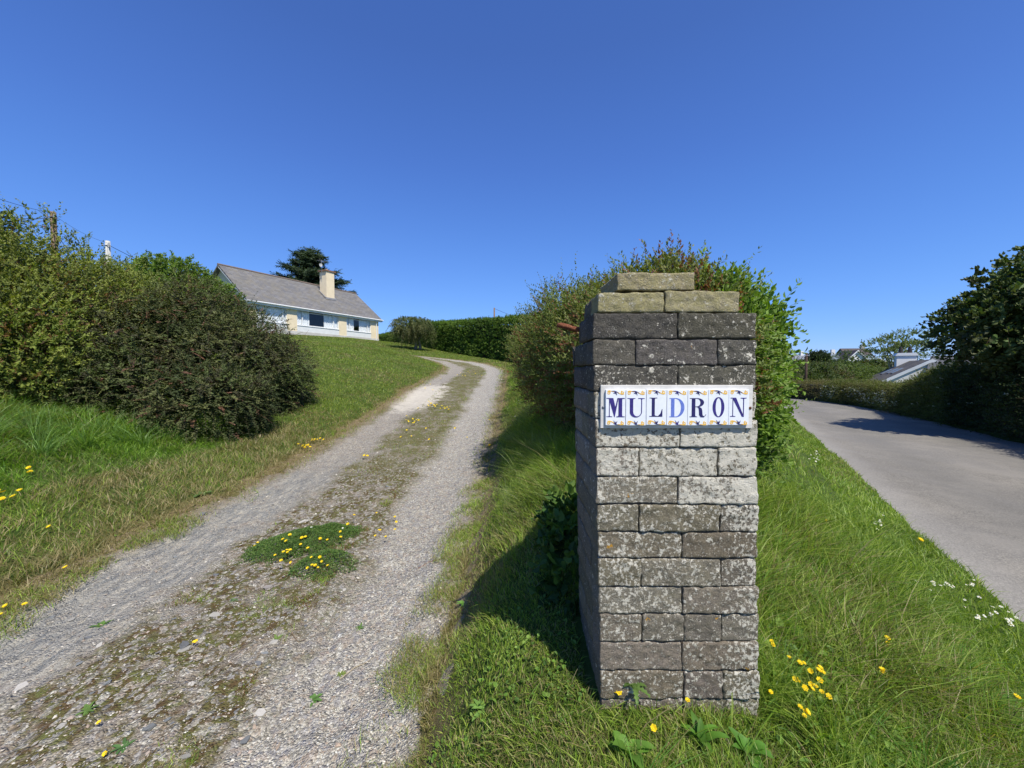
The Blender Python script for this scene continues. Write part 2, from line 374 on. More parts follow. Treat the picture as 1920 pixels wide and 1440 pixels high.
def make_drive():
    t = NT('driveway_gravel'); v = t.coord(); lat = t.attr('lat')
    w = t.math('MULTIPLY', t.math('SUBTRACT', t.noise(v, 1.6, 5, .65), .5), .9); la = t.math('ADD', lat, w)
    fine = t.vor(v, 125, out='Color'); fineD = t.vor(v, 125); med = t.vor(v, 42, out='Color')
    g1 = t.n('ShaderNodeSeparateColor'); t.l(fine, g1.inputs[0]); g2 = t.n('ShaderNodeSeparateColor'); t.l(med, g2.inputs[0])
    gravel = t.ramp(g1.outputs[0], [(0.0, (.15, .142, .125)), (.25, (.28, .265, .228)), (.5, (.385, .360, .305)), (.75, (.47, .44, .37)), (.93, (.58, .56, .49)), (1.0, (.68, .67, .61))])
    gravel = t.mix(t.ramp(g2.outputs[0], [(.55, 0.0), (.8, .55)]), gravel, (.25, .24, .25))
    gravel = t.mix(t.ramp(g2.outputs[1], [(.72, 0.0), (.9, .4)]), gravel, (.36, .27, .20))
    soil = t.mix(t.ramp(t.noise(v, 50, 5, .7), [(.35, 0.0), (.65, 1.0)]), (.10, .075, .045), (.26, .20, .13))
    moss = t.mix(t.ramp(t.noise(v, 24, 6, .7), [(.4, 0.0), (.62, 1.0)]), (.10, .065, .03), (.13, .14, .045))
    # slate, streaked along its cleavage
    sv = t.mapping(t.mix(.06, v, t.noise(v, 3, 4, .6, out=1)), (7, 1.5, 3), (0, 0, R(50))); sn = t.noise(sv, 3.0, 9, .75); sn2 = t.noise(sv, 9, 6, .7)
    slate = t.ramp(sn, [(.28, (.09, .098, .10)), (.42, (.19, .195, .19)), (.52, (.28, .275, .25)), (.62, (.44, .41, .34)), (.75, (.20, .21, .205))])
    slate = t.mix(t.ramp(sn2, [(.48, 0.0), (.68, .7)]), slate, (.40, .35, .26)); slate = t.mix(t.ramp(g1.outputs[1], [(.6, 0.0), (.9, .5)]), slate, gravel)
    # rut masks
    ml = t.ramp(t.math('MULTIPLY', t.math('ABSOLUTE', t.math('ADD', la, .88)), 1.0), [(.28, 1.0), (.48, 0.0)])
    mr = t.ramp(t.math('ABSOLUTE', t.math('SUBTRACT', la, .95)), [(.30, 1.0), (.54, 0.0)])
    sep = t.n('ShaderNodeSeparateXYZ'); t.l(v, sep.inputs[0])
    nearm = t.ramp(t.math('DIVIDE', sep.outputs[1], 10.0), [(.45, 1.0), (.62, 0.0)])
    centre_soil = t.mix(t.ramp(t.noise(v, 5.5, 6, .7), [(.40, 0.0), (.52, 1.0)]), t.mix(.55, gravel, soil), moss)
    centre_soil = t.mix(t.ramp(g2.outputs[2], [(.62, 0.0), (.8, .75)]), centre_soil, gravel)
    far_moss = t.mix(t.ramp(t.noise(v, 2.2, 5, .7), [(.3, 0.0), (.55, 1.0)]), centre_soil, t.mix(t.ramp(t.noise(v, 30, 4, .7), [(.4, 0.0), (.6, 1.0)]), (.17, .14, .06), (.10, .12, .035)))
    far_moss = t.mix(t.ramp(t.noise(v, 3.3, 6, .75), [(.5, 0.0), (.62, .8)]), far_moss, t.mix(.5, gravel, soil)); centre = t.mix(nearm, far_moss, centre_soil)
    slm = t.math('MULTIPLY', ml, t.math('MULTIPLY', nearm, t.ramp(t.noise(v, 1.8, 4, .6), [(.36, 0.0), (.48, 1.0)])))
    c = t.mix(mr, centre, gravel); c = t.mix(ml, c, t.mix(.25, gravel, soil)); c = t.mix(slm, c, slate)
    # pale outcrop of rock further up the left rut
    dx = t.math('DIVIDE', t.math('ADD', sep.outputs[0], 2.5), .9); dy = t.math('DIVIDE', t.math('SUBTRACT', sep.outputs[1], 10.8), 2.8)
    dd = t.math('ADD', t.math('MULTIPLY', dx, dx), t.math('MULTIPLY', dy, dy)); dd = t.math('ADD', t.math('SUBTRACT', dd, .85), t.math('MULTIPLY', t.noise(v, 4, 7, .75), 2.4))
    c = t.mix(t.ramp(dd, [(.62, 1.0), (.95, 0.0)]), c, t.mix(t.noise(v, 8, 5), (.42, .38, .31), (.72, .67, .57)))
    # dead grass and soil towards both edges
    em = t.ramp(t.math('ABSOLUTE', t.math('ADD', lat, t.math('MULTIPLY', w, .3))), [(.60, 0.0), (.72, 1.0)])
    e2 = t.n('ShaderNodeMapRange'); t.l(t.math('ABSOLUTE', lat), e2.inputs[0]); e2.inputs[1].default_value = 1.12; e2.inputs[2].default_value = 1.42
    c = t.mix(e2.outputs[0], c, t.mix(t.noise(v, 40, 4), (.13, .10, .05), (.30, .23, .13)))
    t.base(c); t.rough(.9, .2)
    h = t.math('ADD', t.math('MULTIPLY', fineD, -1.0), t.math('ADD', t.math('MULTIPLY', t.vor(v, 42), -1.0), t.math('MULTIPLY', sn, .8)))
    t.bump(h, .9, .012)
    T, _ = frames(DLINE); s = [0]; y = DLINE[:, 1]
    idx = []; i = 0
    fine_line = smooth_line(DC, .02)
    k = 0
    while k < len(fine_line):
        idx.append(k); yy = fine_line[k, 1]; k += 1 if -.2 < yy < 4 else (2 if -1 < yy < 8 else (5 if yy < 14 else 10))
    strip('driveway', fine_line, lambda y: d_half(y, -1) + .2, lambda y: d_half(y, 1) + .2, 141, -.012, np.array(idx), t.m, 'rutted gravel driveway with a weedy middle strip', 0, drive_disp)

def make_road():
    t = NT('asphalt'); v = t.coord(); lat = t.attr('lat')
    n = t.noise(v, 120, 3, .8); n2 = t.noise(v, .7, 5, .6); vv = t.vor(v, 130, out='Color'); g = t.n('ShaderNodeSeparateColor'); t.l(vv, g.inputs[0])
    pn = t.noise(v, .9, 8, .72); c = t.ramp(g.outputs[0], [(0.0, (.125, .117, .10)), (.5, (.195, .182, .155)), (1.0, (.32, .295, .25))])
    c = t.mix(t.ramp(n2, [(.3, 0.0), (.7, .5)]), c, (.125, .117, .103))
    st = t.noise(t.mapping(v, (1.1, .12, 1), (0, 0, R(30))), 1.2, 4); c = t.mix(t.ramp(st, [(.45, 0.0), (.65, .35)]), c, (.22, .21, .195))
    c = t.mix(t.ramp(pn, [(.52, 0.0), (.60, .4)]), c, (.26, .24, .205)); c = t.mix(t.ramp(t.math('ABSOLUTE', t.math('SUBTRACT', t.math('ABSOLUTE', lat), .75)), [(.1, .35), (.5, 0.0)]), c, (.13, .125, .112))
    e = t.ramp(t.math('MULTIPLY', t.math('ADD', t.math('ABSOLUTE', lat), t.math('MULTIPLY', t.noise(v, 3, 5), .25)), .5), [(.74, 0.0), (.96, .85)])
    c = t.mix(e, c, t.mix(g.outputs[1], (.20, .19, .17), (.36, .34, .31)))
    t.base(c); t.rough(.85, .25); t.bump(g.outputs[0], .35, .006)
    fine_line = RLINE; idx = np.arange(0, len(RLINE), 1)
    strip('road', fine_line, lambda y: y * 0 + R_HALF + .12, lambda y: y * 0 + R_HALF + .12, 41, .004, idx, t.m, 'narrow pale grey asphalt lane', 0,
          lambda X, Y, lat: -.03 * (lat / R_HALF) ** 2)
make_ground(); make_drive(); make_road()
# ------------------------------------------------------------------ brick pillar
PY = 1.07
def rough_box(mb, x0, x1, y0, y1, z0, z1, res=.008, rad=.006, amp=.0022, seed=0, xs=None):
    """box with worn rounded edges; xs shears x with z"""
    c = np.array([(x0 + x1) / 2, (y0 + y1) / 2, (z0 + z1) / 2]); h = np.array([(x1 - x0) / 2, (y1 - y0) / 2, (z1 - z0) / 2])
    for ax in range(3):
        for sg in (-1, 1):
            a, b = [i for i in range(3) if i != ax]
            na, nb = max(2, int(2 * h[a] / res)), max(2, int(2 * h[b] / res))
            A, B = np.meshgrid(np.linspace(-h[a], h[a], na + 1), np.linspace(-h[b], h[b], nb + 1), indexing='ij')
            P = np.zeros(A.shape + (3,)); P[..., a] = A; P[..., b] = B; P[..., ax] = sg * h[ax]
            inner = np.clip(P, -(h - rad), h - rad); d = P - inner; d = nrm(d)
            W = P + c
            wob = rad * (.3 + 1.5 * noise3(W[..., 0] * 60, W[..., 1] * 60, W[..., 2] * 60, seed + 5))
            n = (fbm(W[..., 0] * 90, W[..., 1] * 90, W[..., 2] * 90, seed, 3) - .5) * 2 * amp * 1.6 + (noise3(W[..., 0] * 17, W[..., 1] * 17, W[..., 2] * 17, seed + 9) - .5) * amp * 3.2
            Q = c + inner + d * (wob + n)[..., None]
            i = np.arange((na + 1) * (nb + 1)).reshape(na + 1, nb + 1)
            F = np.stack([i[:-1, :-1], i[1:, :-1], i[1:, 1:], i[:-1, 1:]], -1).reshape(-1, 4)
            if (sg < 0) != (ax == 1): F = F[:, ::-1]
            mb.add(Q.reshape(-1, 3), F)

def brick_mat():
    t = NT('weathered_brick'); v = t.coord(); c = t.attr('c', 'Color'); li = t.attr('lich'); ye = t.attr('yel')
    fine = t.noise(v, 240, 4, .8); med = t.noise(v, 48, 6, .7); big = t.noise(v, 13, 4, .6)
    col = t.mix(t.ramp(fine, [(.3, 0.0), (.7, 1.0)]), t.mix(1.0, c, (.32, .32, .32), 'MULTIPLY'), t.mix(1.0, c, (1.7, 1.65, 1.6), 'MULTIPLY'))
    col = t.mix(t.ramp(med, [(.42, 0.0), (.7, .6)]), col, t.mix(1.0, c, (1.35, 1.3, 1.1), 'MULTIPLY'))
    col = t.mix(t.ramp(t.vor(v, 210), [(.05, .8), (.16, 0.0)]), col, (.02, .019, .018))
    # crusty white lichen : speckle + round rosettes, more of it where 'lich' is high
    sp = t.math('ADD', t.math('MULTIPLY', t.noise(v, 100, 6, .68), .72), t.math('MULTIPLY', t.noise(v, 17, 5, .65), .28))
    m1 = t.math('ADD', sp, t.math('MULTIPLY', li, .24)); m1 = t.ramp(m1, [(.645, 0.0), (.665, 1.0)])
    vn = t.n('ShaderNodeTexVoronoi'); t.l(t.mix(.035, v, t.noise(v, 90, 3, .7, out=1)), vn.inputs['Vector']); vn.inputs['Scale'].default_value = 62
    sc = t.n('ShaderNodeSeparateColor'); t.l(vn.outputs['Color'], sc.inputs[0])
    ro = t.math('LESS_THAN', vn.outputs['Distance'], t.math('MULTIPLY', t.math('SUBTRACT', sc.outputs[0], t.math('SUBTRACT', .72, t.math('MULTIPLY', li, .25))), 1.1))
    white = t.mix(t.noise(v, 70, 4), (.52, .49, .40), (.82, .78, .67))
    col = t.mix(m1, col, white); col = t.mix(ro, col, white)
    v2 = t.n('ShaderNodeTexVoronoi'); t.l(t.mix(.03, v, t.noise(v, 150, 3, .7, out=1)), v2.inputs['Vector']); v2.inputs['Scale'].default_value = 135
    s2 = t.n('ShaderNodeSeparateColor'); t.l(v2.outputs['Color'], s2.inputs[0])
    r2 = t.math('LESS_THAN', v2.outputs['Distance'], t.math('MULTIPLY', t.math('SUBTRACT', s2.outputs[0], t.math('SUBTRACT', .66, t.math('MULTIPLY', li, .22))), 1.0))
    col = t.mix(r2, col, t.mix(.25, white, col))
    # yellow-green crust of the caps
    yc = t.mix(med, (.28, .24, .08), (.42, .39, .19))
    col = t.mix(t.math('MULTIPLY', ye, t.ramp(t.noise(v, 60, 6, .75), [(.38, 0.0), (.6, .85)])), col, yc)
    # a few orange rosettes
    vo = t.n('ShaderNodeTexVoronoi'); t.l(t.mix(.05, v, t.noise(v, 60, 3, .7, out=1)), vo.inputs['Vector']); vo.inputs['Scale'].default_value = 15
    so = t.n('ShaderNodeSeparateColor'); t.l(vo.outputs['Color'], so.inputs[0])
    oo = t.math('LESS_THAN', vo.outputs['Distance'], t.math('MULTIPLY', t.math('SUBTRACT', so.outputs[2], .86), 1.0))
    col = t.mix(oo, col, t.mix(fine, (.45, .20, .02), (.62, .36, .05)))
    t.base(col); t.rough(.95, .15)
    t.bump(t.math('ADD', t.math('MULTIPLY', fine, 1.1), t.math('ADD', t.math('MULTIPLY', med, 1.2), t.math('MULTIPLY', m1, .3))), 1.0, .006)
    return t.m

# courses, measured on the photo : (y top, y bottom, joints x, base colour, lichen, yellow)
DK, MD, LT = (.108, .102, .092), (.192, .174, .140), (.24, .22, .18)
COURSES = [(587, 635, [1271], DK, .12), (637, 684, [1192, 1346], DK, .16), (686, 734, [1272], DK, .26), (736, 785, [1197, 1350], MD, .55),
           (787, 838, [1274], LT, .90), (840, 893, [1198, 1346], LT, .88), (895, 945, [1271], LT, .66), (947, 997, [1198, 1350], MD, .50), (999, 1047, [1279], MD, .44),
           (1049, 1100, [1202, 1352], MD, .5), (1102, 1151, [1280], MD, .42), (1153, 1203, [1204, 1283, 1353], MD, .4), (1205, 1257, [1279], MD, .4), (1259, 1310, [1282, 1356], MD, .42),
           (1312, 1365, [1281], MD, .35), (1367, 1425, [1205, 1355], MD, .2)]
DEPTH = .36
def make_pillar():
    m = brick_mat(); bx, _, bz = plane_y(1270, 1325, PY)
    root = empty('brick_pillar', (bx, PY + DEPTH / 2, bz), 'tall weathered grey brick gate pillar with lichen, stepped top and name sign on its front', 'pillar')
    off = np.array(root.location)
    def finish(name, items, label=None):
        mb = MB(); cols = []; li = []; ye = []
        for k, (x0, x1, y0, y1, z0, z1, c, l, yv) in enumerate(items):
            n0 = mb.n; big = y0 < PY + .02
            rough_box(mb, x0, x1, y0, y1, z0, z1, .0042 if big else .014, .0034, .0013, seed=k * 7)
            W = np.concatenate(mb.v)[n0:]; cnt = mb.n - n0
            g = rng.uniform(.85, 1.18); cols.append(np.tile(np.array(c) * g * np.array([1, rng.uniform(.95, 1.03), rng.uniform(.9, 1.05)]), (cnt, 1)))
            side = (W[:, 0] < x0 + .004) | (W[:, 1] > PY + .06)
            rightward = .25 * np.clip((W[:, 0] - .58) / .1, 0, 1) + .12 * np.clip((.27 - W[:, 0]) / .04, 0, 1)
            li.append(np.where(side, l * .15, l + rightward * (l < .8)) + rng.uniform(-.13, .13)); ye.append(np.full(cnt, yv))
        V = np.concatenate(mb.v) - off
        me = np_mesh(name, V, [np.concatenate(mb.q)], [m], col=np.concatenate(cols), smooth=True, attrs={'lich': np.concatenate(li), 'yel': np.concatenate(ye)})
        bm = bmesh.new(); bm.from_mesh(me); bmesh.ops.remove_doubles(bm, verts=bm.verts, dist=.00005); bmesh.ops.recalc_face_normals(bm, faces=bm.faces); bm.to_mesh(me); bm.free()
        o = link(name, me, root)
        if label: o['label'] = label
        return o
    items = []
    for k, (yt, yb, js, c, l) in enumerate(COURSES):
        f = (yt - 587) / 725; xl = 1112 + 15 * f + rng.uniform(-1.2, 1.2); xr = 1416.5 + 7 * f + rng.uniform(-1.5, 1.5)
        X = [xl] + js + [xr]; z1 = plane_y(1270, yt, PY)[2]; z0 = plane_y(1270, yb, PY)[2]
        ws = [plane_y(x, (yt + yb) / 2, PY)[0] for x in X]
        for a in range(len(X) - 1):
            dy = rng.uniform(-.0025, .0025); dz = rng.uniform(-.0008, .0008)
            items.append((ws[a] + (.0008 if a else 0), ws[a + 1] - (.0008 if a < len(X) - 2 else 0), PY + dy, PY + .1, z0 + .0004 + dz, z1 + dz, c, l, 0))
        cut = .225 if k % 2 else .11
        tail = DEPTH - (.12 if k < 1 else 0)
        items.append((ws[0] + .001, ws[-1] - .004, PY + .104, PY + cut + .1, z0 + .001, z1, c, l, 0))
        items.append((ws[0] + .001, ws[-1] - .004, PY + cut + .104, PY + tail, z0 + .001, z1, c, l, 0))
    finish('shaft', items)
    Y = (.42, .38, .25)
    def P(px, py): return plane_y(px, py, PY)
    a, b, j = P(1121, 566)[0], P(1387, 566)[0], P(1246, 566)[0]; z0, z1 = P(1200, 585.5)[2], P(1200, 545.5)[2]
    yl = (.33, .30, .20)
    finish('middle_tier', [(a, j - .002, PY + .001, PY + .1, z0, z1 - .004, yl, .22, .75), (j + .002, b, PY - .001, PY + .1, z0, z1, yl, .2, .85), (a + .003, b - .004, PY + .102, PY + .22, z0, z1 - .003, DK, .1, .3)], 'stepped course of yellowish bricks near the top')
    a, b = P(1157, 530)[0], P(1303, 530)[0]; z0, z1 = P(1200, 544)[2], P(1200, 511)[2]
    finish('top_brick', [(a, b, PY + .002, PY + .20, z0, z1, yl, .28, .7)], 'single yellowish brick crowning the pillar')
    # mortar core (recessed) inside the shaft
    mb = MB(); x0 = P(1120, 640)[0]; x1 = P(1409, 640)[0]; zb = P(1270, 1425)[2]; xb0 = P(1136, 1425)[0]; xb1 = P(1412, 1425)[0]; zt = P(1270, 590)[2]
    e = .008
    V = [(xb0 + e, PY + e, zb), (xb1 - e, PY + e, zb), (xb1 - e, PY + DEPTH - .13, zb), (xb0 + e, PY + DEPTH - .13, zb), (x0, PY + e, zt), (x1, PY + e, zt), (x1, PY + DEPTH - .13, zt), (x0, PY + DEPTH - .13, zt)]
    mb.add(np.array(V) - off, [(0, 1, 5, 4), (1, 2, 6, 5), (2, 3, 7, 6), (3, 0, 4, 7), (4, 5, 6, 7)])
    mb.build('mortar', plain('mortar', (.13, .11, .09), .95, .3, 60, .8), root)
    # rusty hinge pin standing out on the left face
    rust = NT('rusty_iron'); v = rust.coord(); n = rust.noise(v, 120, 5, .7)
    rust.base(rust.ramp(n, [(.3, (.07, .022, .012)), (.55, (.20, .075, .04)), (.75, (.32, .15, .09))])).rough(.9, .2); rust.bump(n, .8, .004)
    mb = MB(); r = ray(1045, 610); r2 = ray(1092, 621); d = 1.33
    p0 = np.array([r[0] * d / r[1], d, r[2] * d / r[1] + CAMZ]); p1 = np.array([r2[0] * d / r2[1] + .03, d, r2[2] * d / r2[1] + CAMZ])
    pts = [p0 + (p1 - p0) * s + np.array([0, 0, .0025 * math.sin(9 * s)]) for s in np.linspace(0, 1, 10)]
    mb.tube(np.array(pts) - off, [.007, .0095, .0085, .0095, .008, .009, .0078, .0085, .007, .007], 12)
    mb.build('hinge_pin', rust.m, root, True)
    return root
make_pillar()

# ------------------------------------------------------------------ name sign
def quad_strip(mb, left, right, y0, y1):
    """ribbon between two 2D polylines (x,z), extruded from y0 (front) to y1"""
    n = len(left); V = [(p[0], y, p[1]) for y in (y0, y1) for s in (left, right) for p in s]
    Q = [(i, i + 1, n + i + 1, n + i) for i in range(n - 1)]
    Q += [(i, i + 1, 2 * n + i + 1, 2 * n + i) for i in range(n - 1)] + [(n + i, n + i + 1, 3 * n + i + 1, 3 * n + i) for i in range(n - 1)]
    Q += [(0, n, 3 * n, 2 * n), (n - 1, 2 * n - 1, 4 * n - 1, 3 * n - 1)]
    mb.add(V, Q)
def ell(cx, cz, rx, rz, a0, a1, n=18): return [(cx + rx * math.cos(R(a0 + (a1 - a0) * i / n)), cz + rz * math.sin(R(a0 + (a1 - a0) * i / n))) for i in range(n + 1)]
def glyph(ch, mb, yf, yb):
    """letters in a cell 0..1 wide, 0..1 high; Y layers are nudged so pieces never share a plane"""
    k = [0]
    def lay(): k[0] += 1; return yf - k[0] * .00004
    def poly(*p): mb.prism(list(p), lay(), yb)
    def bar(x0, x1, z0, z1): poly((x0, z0), (x1, z0), (x1, z1), (x0, z1))
    def serif(x0, x1, z, up, s0, s1):          # bracketed slab: stem between s0,s1
        d = .035 * (1 if up else -1)
        bar(x0, x1, min(z, z + d), max(z, z + d))
        e = .05 * (1 if up else -1)
        quadl = [(s0, z + d), (s0 - .05, z + d), (s0 - .012, z + d + e * .4), (s0, z + d + e)]
        quadr = [(s1, z + d), (s1 + .05, z + d), (s1 + .012, z + d + e * .4), (s1, z + d + e)]
        poly(*quadl); poly(*quadr)
    def ring(outer, inner): quad_strip(mb, outer, inner, lay(), yb)
    if ch == 'M':
        bar(.14, .185, .03, .97); serif(.0, .32, 0, True, .14, .185); serif(.0, .2, 1, False, .14, .15)
        poly((.12, 1), (.37, 1), (.52, .42), (.43, .0)); poly((.43, 0), (.46, 0), (.66, 1), (.60, 1), (.47, .45))
        bar(.66, .86, .02, .98); serif(.55, 1.0, 0, True, .66, .86); bar(.60, 1.0, .965, 1)
    elif ch == 'U':
        bar(.14, .34, .28, .98); serif(.0, .46, 1, False, .14, .34)
        bar(.80, .85, .28, .98); serif(.62, 1.0, 1, False, .80, .85)
        ring(ell(.495, .29, .355, .30, 180, 360), ell(.57, .29, .23, .245, 180, 360))
    elif ch == 'L':
        bar(.16, .38, .02, .98); serif(.0, .55, 1, False, .16, .38); bar(.0, .92, 0, .035)
        poly((.92, .03), (.92, .40), (.88, .40), (.78, .17), (.60, .03)); poly((.38, .035), (.6, .035), (.42, .055), (.38, .1))
    elif ch == 'D':
        bar(.10, .32, .02, .98); bar(.0, .45, .965, 1); bar(0, .45, 0, .035)
        ring(ell(.42, .5, .54, .5, 90, -90, 26), ell(.42, .5, .32, .46, 90, -90, 26)); 
    elif ch == 'R':
        bar(.12, .34, .02, .98); bar(.0, .5, .965, 1); serif(.0, .46, 0, True, .12, .34)
        ring(ell(.44, .765, .42, .235, 90, -90, 20), ell(.44, .765, .2, .2, 90, -90, 20)); bar(.34, .5, .53, .562)
        ring([(.44, .56), (.60, .53), (.72, .46), (.76, .34), (.77, .18), (.80, .07), (.90, .055), (.98, .15)], [(.44, .53), (.52, .49), (.545, .42), (.56, .28), (.57, .12), (.66, .0), (.86, -.01), (1.0, .13)])
    elif ch == 'O':
        ring(ell(.5, .5, .42, .53, 0, 360, 44), ell(.5, .5, .2, .48, 0, 360, 44))
    elif ch == 'N':
        bar(.14, .185, .03, .97); serif(.0, .33, 0, True, .14, .185); bar(.02, .36, .965, 1)
        poly((.12, 1), (.36, 1), (.86, 0), (.74, 0)); bar(.80, .85, .0, .97); serif(.64, 1.0, 1, False, .80, .85)

def spiral(cx, cz, r0, r1, a0, turns, n=22):
    return [(cx + (r0 + (r1 - r0) * i / n) * math.cos(R(a0 + turns * 360 * i / n)), cz + (r0 + (r1 - r0) * i / n) * math.sin(R(a0 + turns * 360 * i / n))) for i in range(n + 1)]
def ribbon(mb, pts, w, yf, yb):
    pts = np.array(pts); T = np.gradient(pts, axis=0); T /= np.linalg.norm(T, axis=1, keepdims=True) + 1e-9; N = np.stack([-T[:, 1], T[:, 0]], 1)
    w = np.broadcast_to(w, (len(pts),))[:, None]; quad_strip(mb, [tuple(p) for p in pts + N * w / 2], [tuple(p) for p in pts - N * w / 2], yf, yb)

def make_sign():
    yp = PY - .0105; yt = yp - .0078                                  # plate front, tile front
    c = plane_y(1268, 763, yp)
    root = empty('name_sign', (c[0], PY, c[2]), 'white name sign of ceramic letter tiles reading MULDRON on the pillar front', 'sign')
    off = np.array(root.location)
    a = plane_y(1126.5, 722, yp); b = plane_y(1410.5, 803, yp)
    t = NT('painted_board'); v = t.coord(); n = t.noise(v, 25, 6, .7); n2 = t.noise(t.mapping(v, (3, 1, 30)), 6, 4)
    t.base(t.mix(t.ramp(n, [(.35, 0.0), (.7, .7)]), t.mix(t.ramp(n2, [(.4, 0.0), (.7, 1.0)]), (.60, .58, .55), (.70, .68, .64)), (.47, .46, .42))).rough(.7, .3); t.bump(n2, .2, .002)
    mb = MB(); mb.box(a[0] - off[0], b[0] - off[0], yp - off[1], PY - .0015 - off[1], b[2] - off[2], a[2] - off[2])
    pl = mb.build('backing_board', t.m, root); bv = pl.modifiers.new('b', 'BEVEL'); bv.width = .0012; bv.segments = 2
    g = NT('glazed_tile'); v = g.coord(); n = g.noise(v, 90, 5, .7)
    g.base(g.mix(g.ramp(n, [(.3, 0.0), (.75, 1.0)]), (.80, .83, .88), (.70, .74, .82))).rough(.12, .5); g.bump(g.noise(v, 40, 3), .08, .002)
    def ink(name, c, c2):
        k = NT(name); n = k.noise(k.coord(), 130, 5, .7); k.base(k.mix(k.ramp(n, [(.3, 0.0), (.7, 1.0)]), c, c2)).rough(.2, .5); return k.m
    navy = ink('navy_glaze', (.030, .024, .14), (.055, .04, .23)); dark = ink('dark_navy_glaze', (.022, .02, .09), (.035, .03, .14)); pale = ink('pale_blue_glaze', (.10, .15, .50), (.17, .24, .62))
    yel = ink('yellow_glaze', (.72, .38, .03), (.85, .58, .16)); grn = (dark, navy)
    xs = [1135.2, 1173.2, 1211.7, 1250.2, 1289.4, 1328.0, 1366.2, 1404.4]
    looks = [navy, navy, dark, pale, dark, navy, navy]
    jit = [0, .3, -.6, .2, .2, -.6, -.5]
    for k, ch in enumerate('MULDRON'):
        x0, x1 = xs[k] + .8, xs[k + 1] - .9; dz = jit[k]
        A = plane_y(x0, 730.8 + dz, yt); B = plane_y(x1, 797.5 + dz, yt)
        mb = MB(); mb.box(A[0] - off[0], B[0] - off[0], yt - off[1], yp - off[1] + .0005, B[2] - off[2], A[2] - off[2])
        tile = mb.build('letter_tile', g.m, root); bv = tile.modifiers.new('b', 'BEVEL'); bv.width = .0009; bv.segments = 2
        tile['label'] = 'white glazed tile with the %s letter %s' % ('faded light blue' if ch == 'D' else 'dark blue', ch)
        W = B[0] - A[0]; H = A[2] - B[2]; yf = yt - .0004 - off[1]; yb = yt - off[1] + .0006
        lw = {'M': .93, 'U': .86, 'L': .70, 'D': .76, 'R': .82, 'O': .70, 'N': .80}[ch]
        mb = MB(); glyph(ch, mb, 0, 1)
        V = np.concatenate(mb.v); yy = V[:, 1]; ynew = np.where(yy > .5, yb, yf + yy)
        V = np.stack([A[0] - off[0] + W * (.5 - lw / 2) + V[:, 0] * lw * W, ynew, B[2] - off[2] + H * .235 + V[:, 2] * H * .535], 1); mb.v = [V]
        if ch == 'N': V[:, 0] -= .03 * W
        mb.build('letter', looks[k], tile)
        # scroll ornament above and below
        for top in (True, False):
            zz = A[2] - off[2] - H * .075 if top else B[2] - off[2] + H * .07; xx = A[0] - off[0]
            s = W
            def S(p): return [(xx + x * s, zz + z * s * (1 if top else 1)) for x, z in p]
            mb = MB(); w = np.linspace(.022, .06, 23) * s
            ribbon(mb, S(spiral(.14, -.02, .02, .085, 20, 1.15) if top else spiral(.14, .0, .02, .085, -20, 1.2)), w, yf, yb)
            ribbon(mb, S([(.09, .055), (.18, .085), (.3, .07), (.42, .03)] if top else [(.10, .07), (.2, .09), (.32, .06), (.42, .0), (.5, -.06)]), np.array([.07, .06, .045, .03] if top else [.06, .06, .05, .035, .02]) * s, yf - .00008, yb)
            ribbon(mb, S(spiral(.86, .0, .02, .085, 160, -1.15)), w, yf - .00012, yb)
            ribbon(mb, S([(.92, -.06), (.84, -.09), (.74, -.07), (.62, .0), (.55, .04)] if top else [(.92, -.05), (.84, -.09), (.74, -.085), (.62, -.07)]), np.array([.06, .055, .045, .03, .02][:5 if top else 4]) * s, yf - .00016, yb)
            mb.build('yellow_scroll', yel, tile)
            mb = MB()
            if top:
                ribbon(mb, S([(.28, .075), (.4, .07), (.5, .055), (.6, .0), (.66, -.05)]), np.array([.02, .045, .04, .03, .015]) * s, yf - .0002, yb)
                for q, (ex, ez) in enumerate([(.38, -.06), (.47, -.085), (.56, -.14)]):
                    ribbon(mb, S([(.5, .045), ((.5 + ex) / 2, ez * .4), (ex, ez)]), np.array([.05, .045, .01]) * s, yf - .00022 - q * .00003, yb)
            else:
                ribbon(mb, S([(.40, -.03), (.5, -.075), (.62, -.10), (.72, -.105)]), np.array([.02, .035, .03, .015]) * s, yf - .0002, yb)
                for q, (ex, ez) in enumerate([(.41, .12), (.50, .07), (.59, .10)]):
                    ribbon(mb, S([(.52, -.06), ((.5 + ex) / 2, .0), (ex, ez)]), np.array([.05, .05, .012]) * s, yf - .00022 - q * .00003, yb)
            mb.build('blue_leaf', dark if ch != 'D' else navy, tile)
    steel = plain('zinc_screw', (.32, .33, .36), .4, .2, 90, .3, metal=.6); rust = plain('rusty_screw', (.20, .08, .04), .9, .3, 200, .6)
    for (px, py, m, lb) in ((1130.8, 763.5, steel, 'grey screw at the left end'), (1406.5, 765, rust, 'rusty screw at the right end')):
        q = np.array(plane_y(px, py, yp)) - off; mb = MB()
        mb.tube([q + (0, .004, 0), q + (0, -.0012, 0), q + (0, -.0022, 0)], [.0038, .0038, .0028], 16)
        mb.tube([q + (0, -.0015, 0), q + (0, -.0028, 0)], [.0013, .0011], 8)
        mb.build('screw', m, root, True, lb)
make_sign()
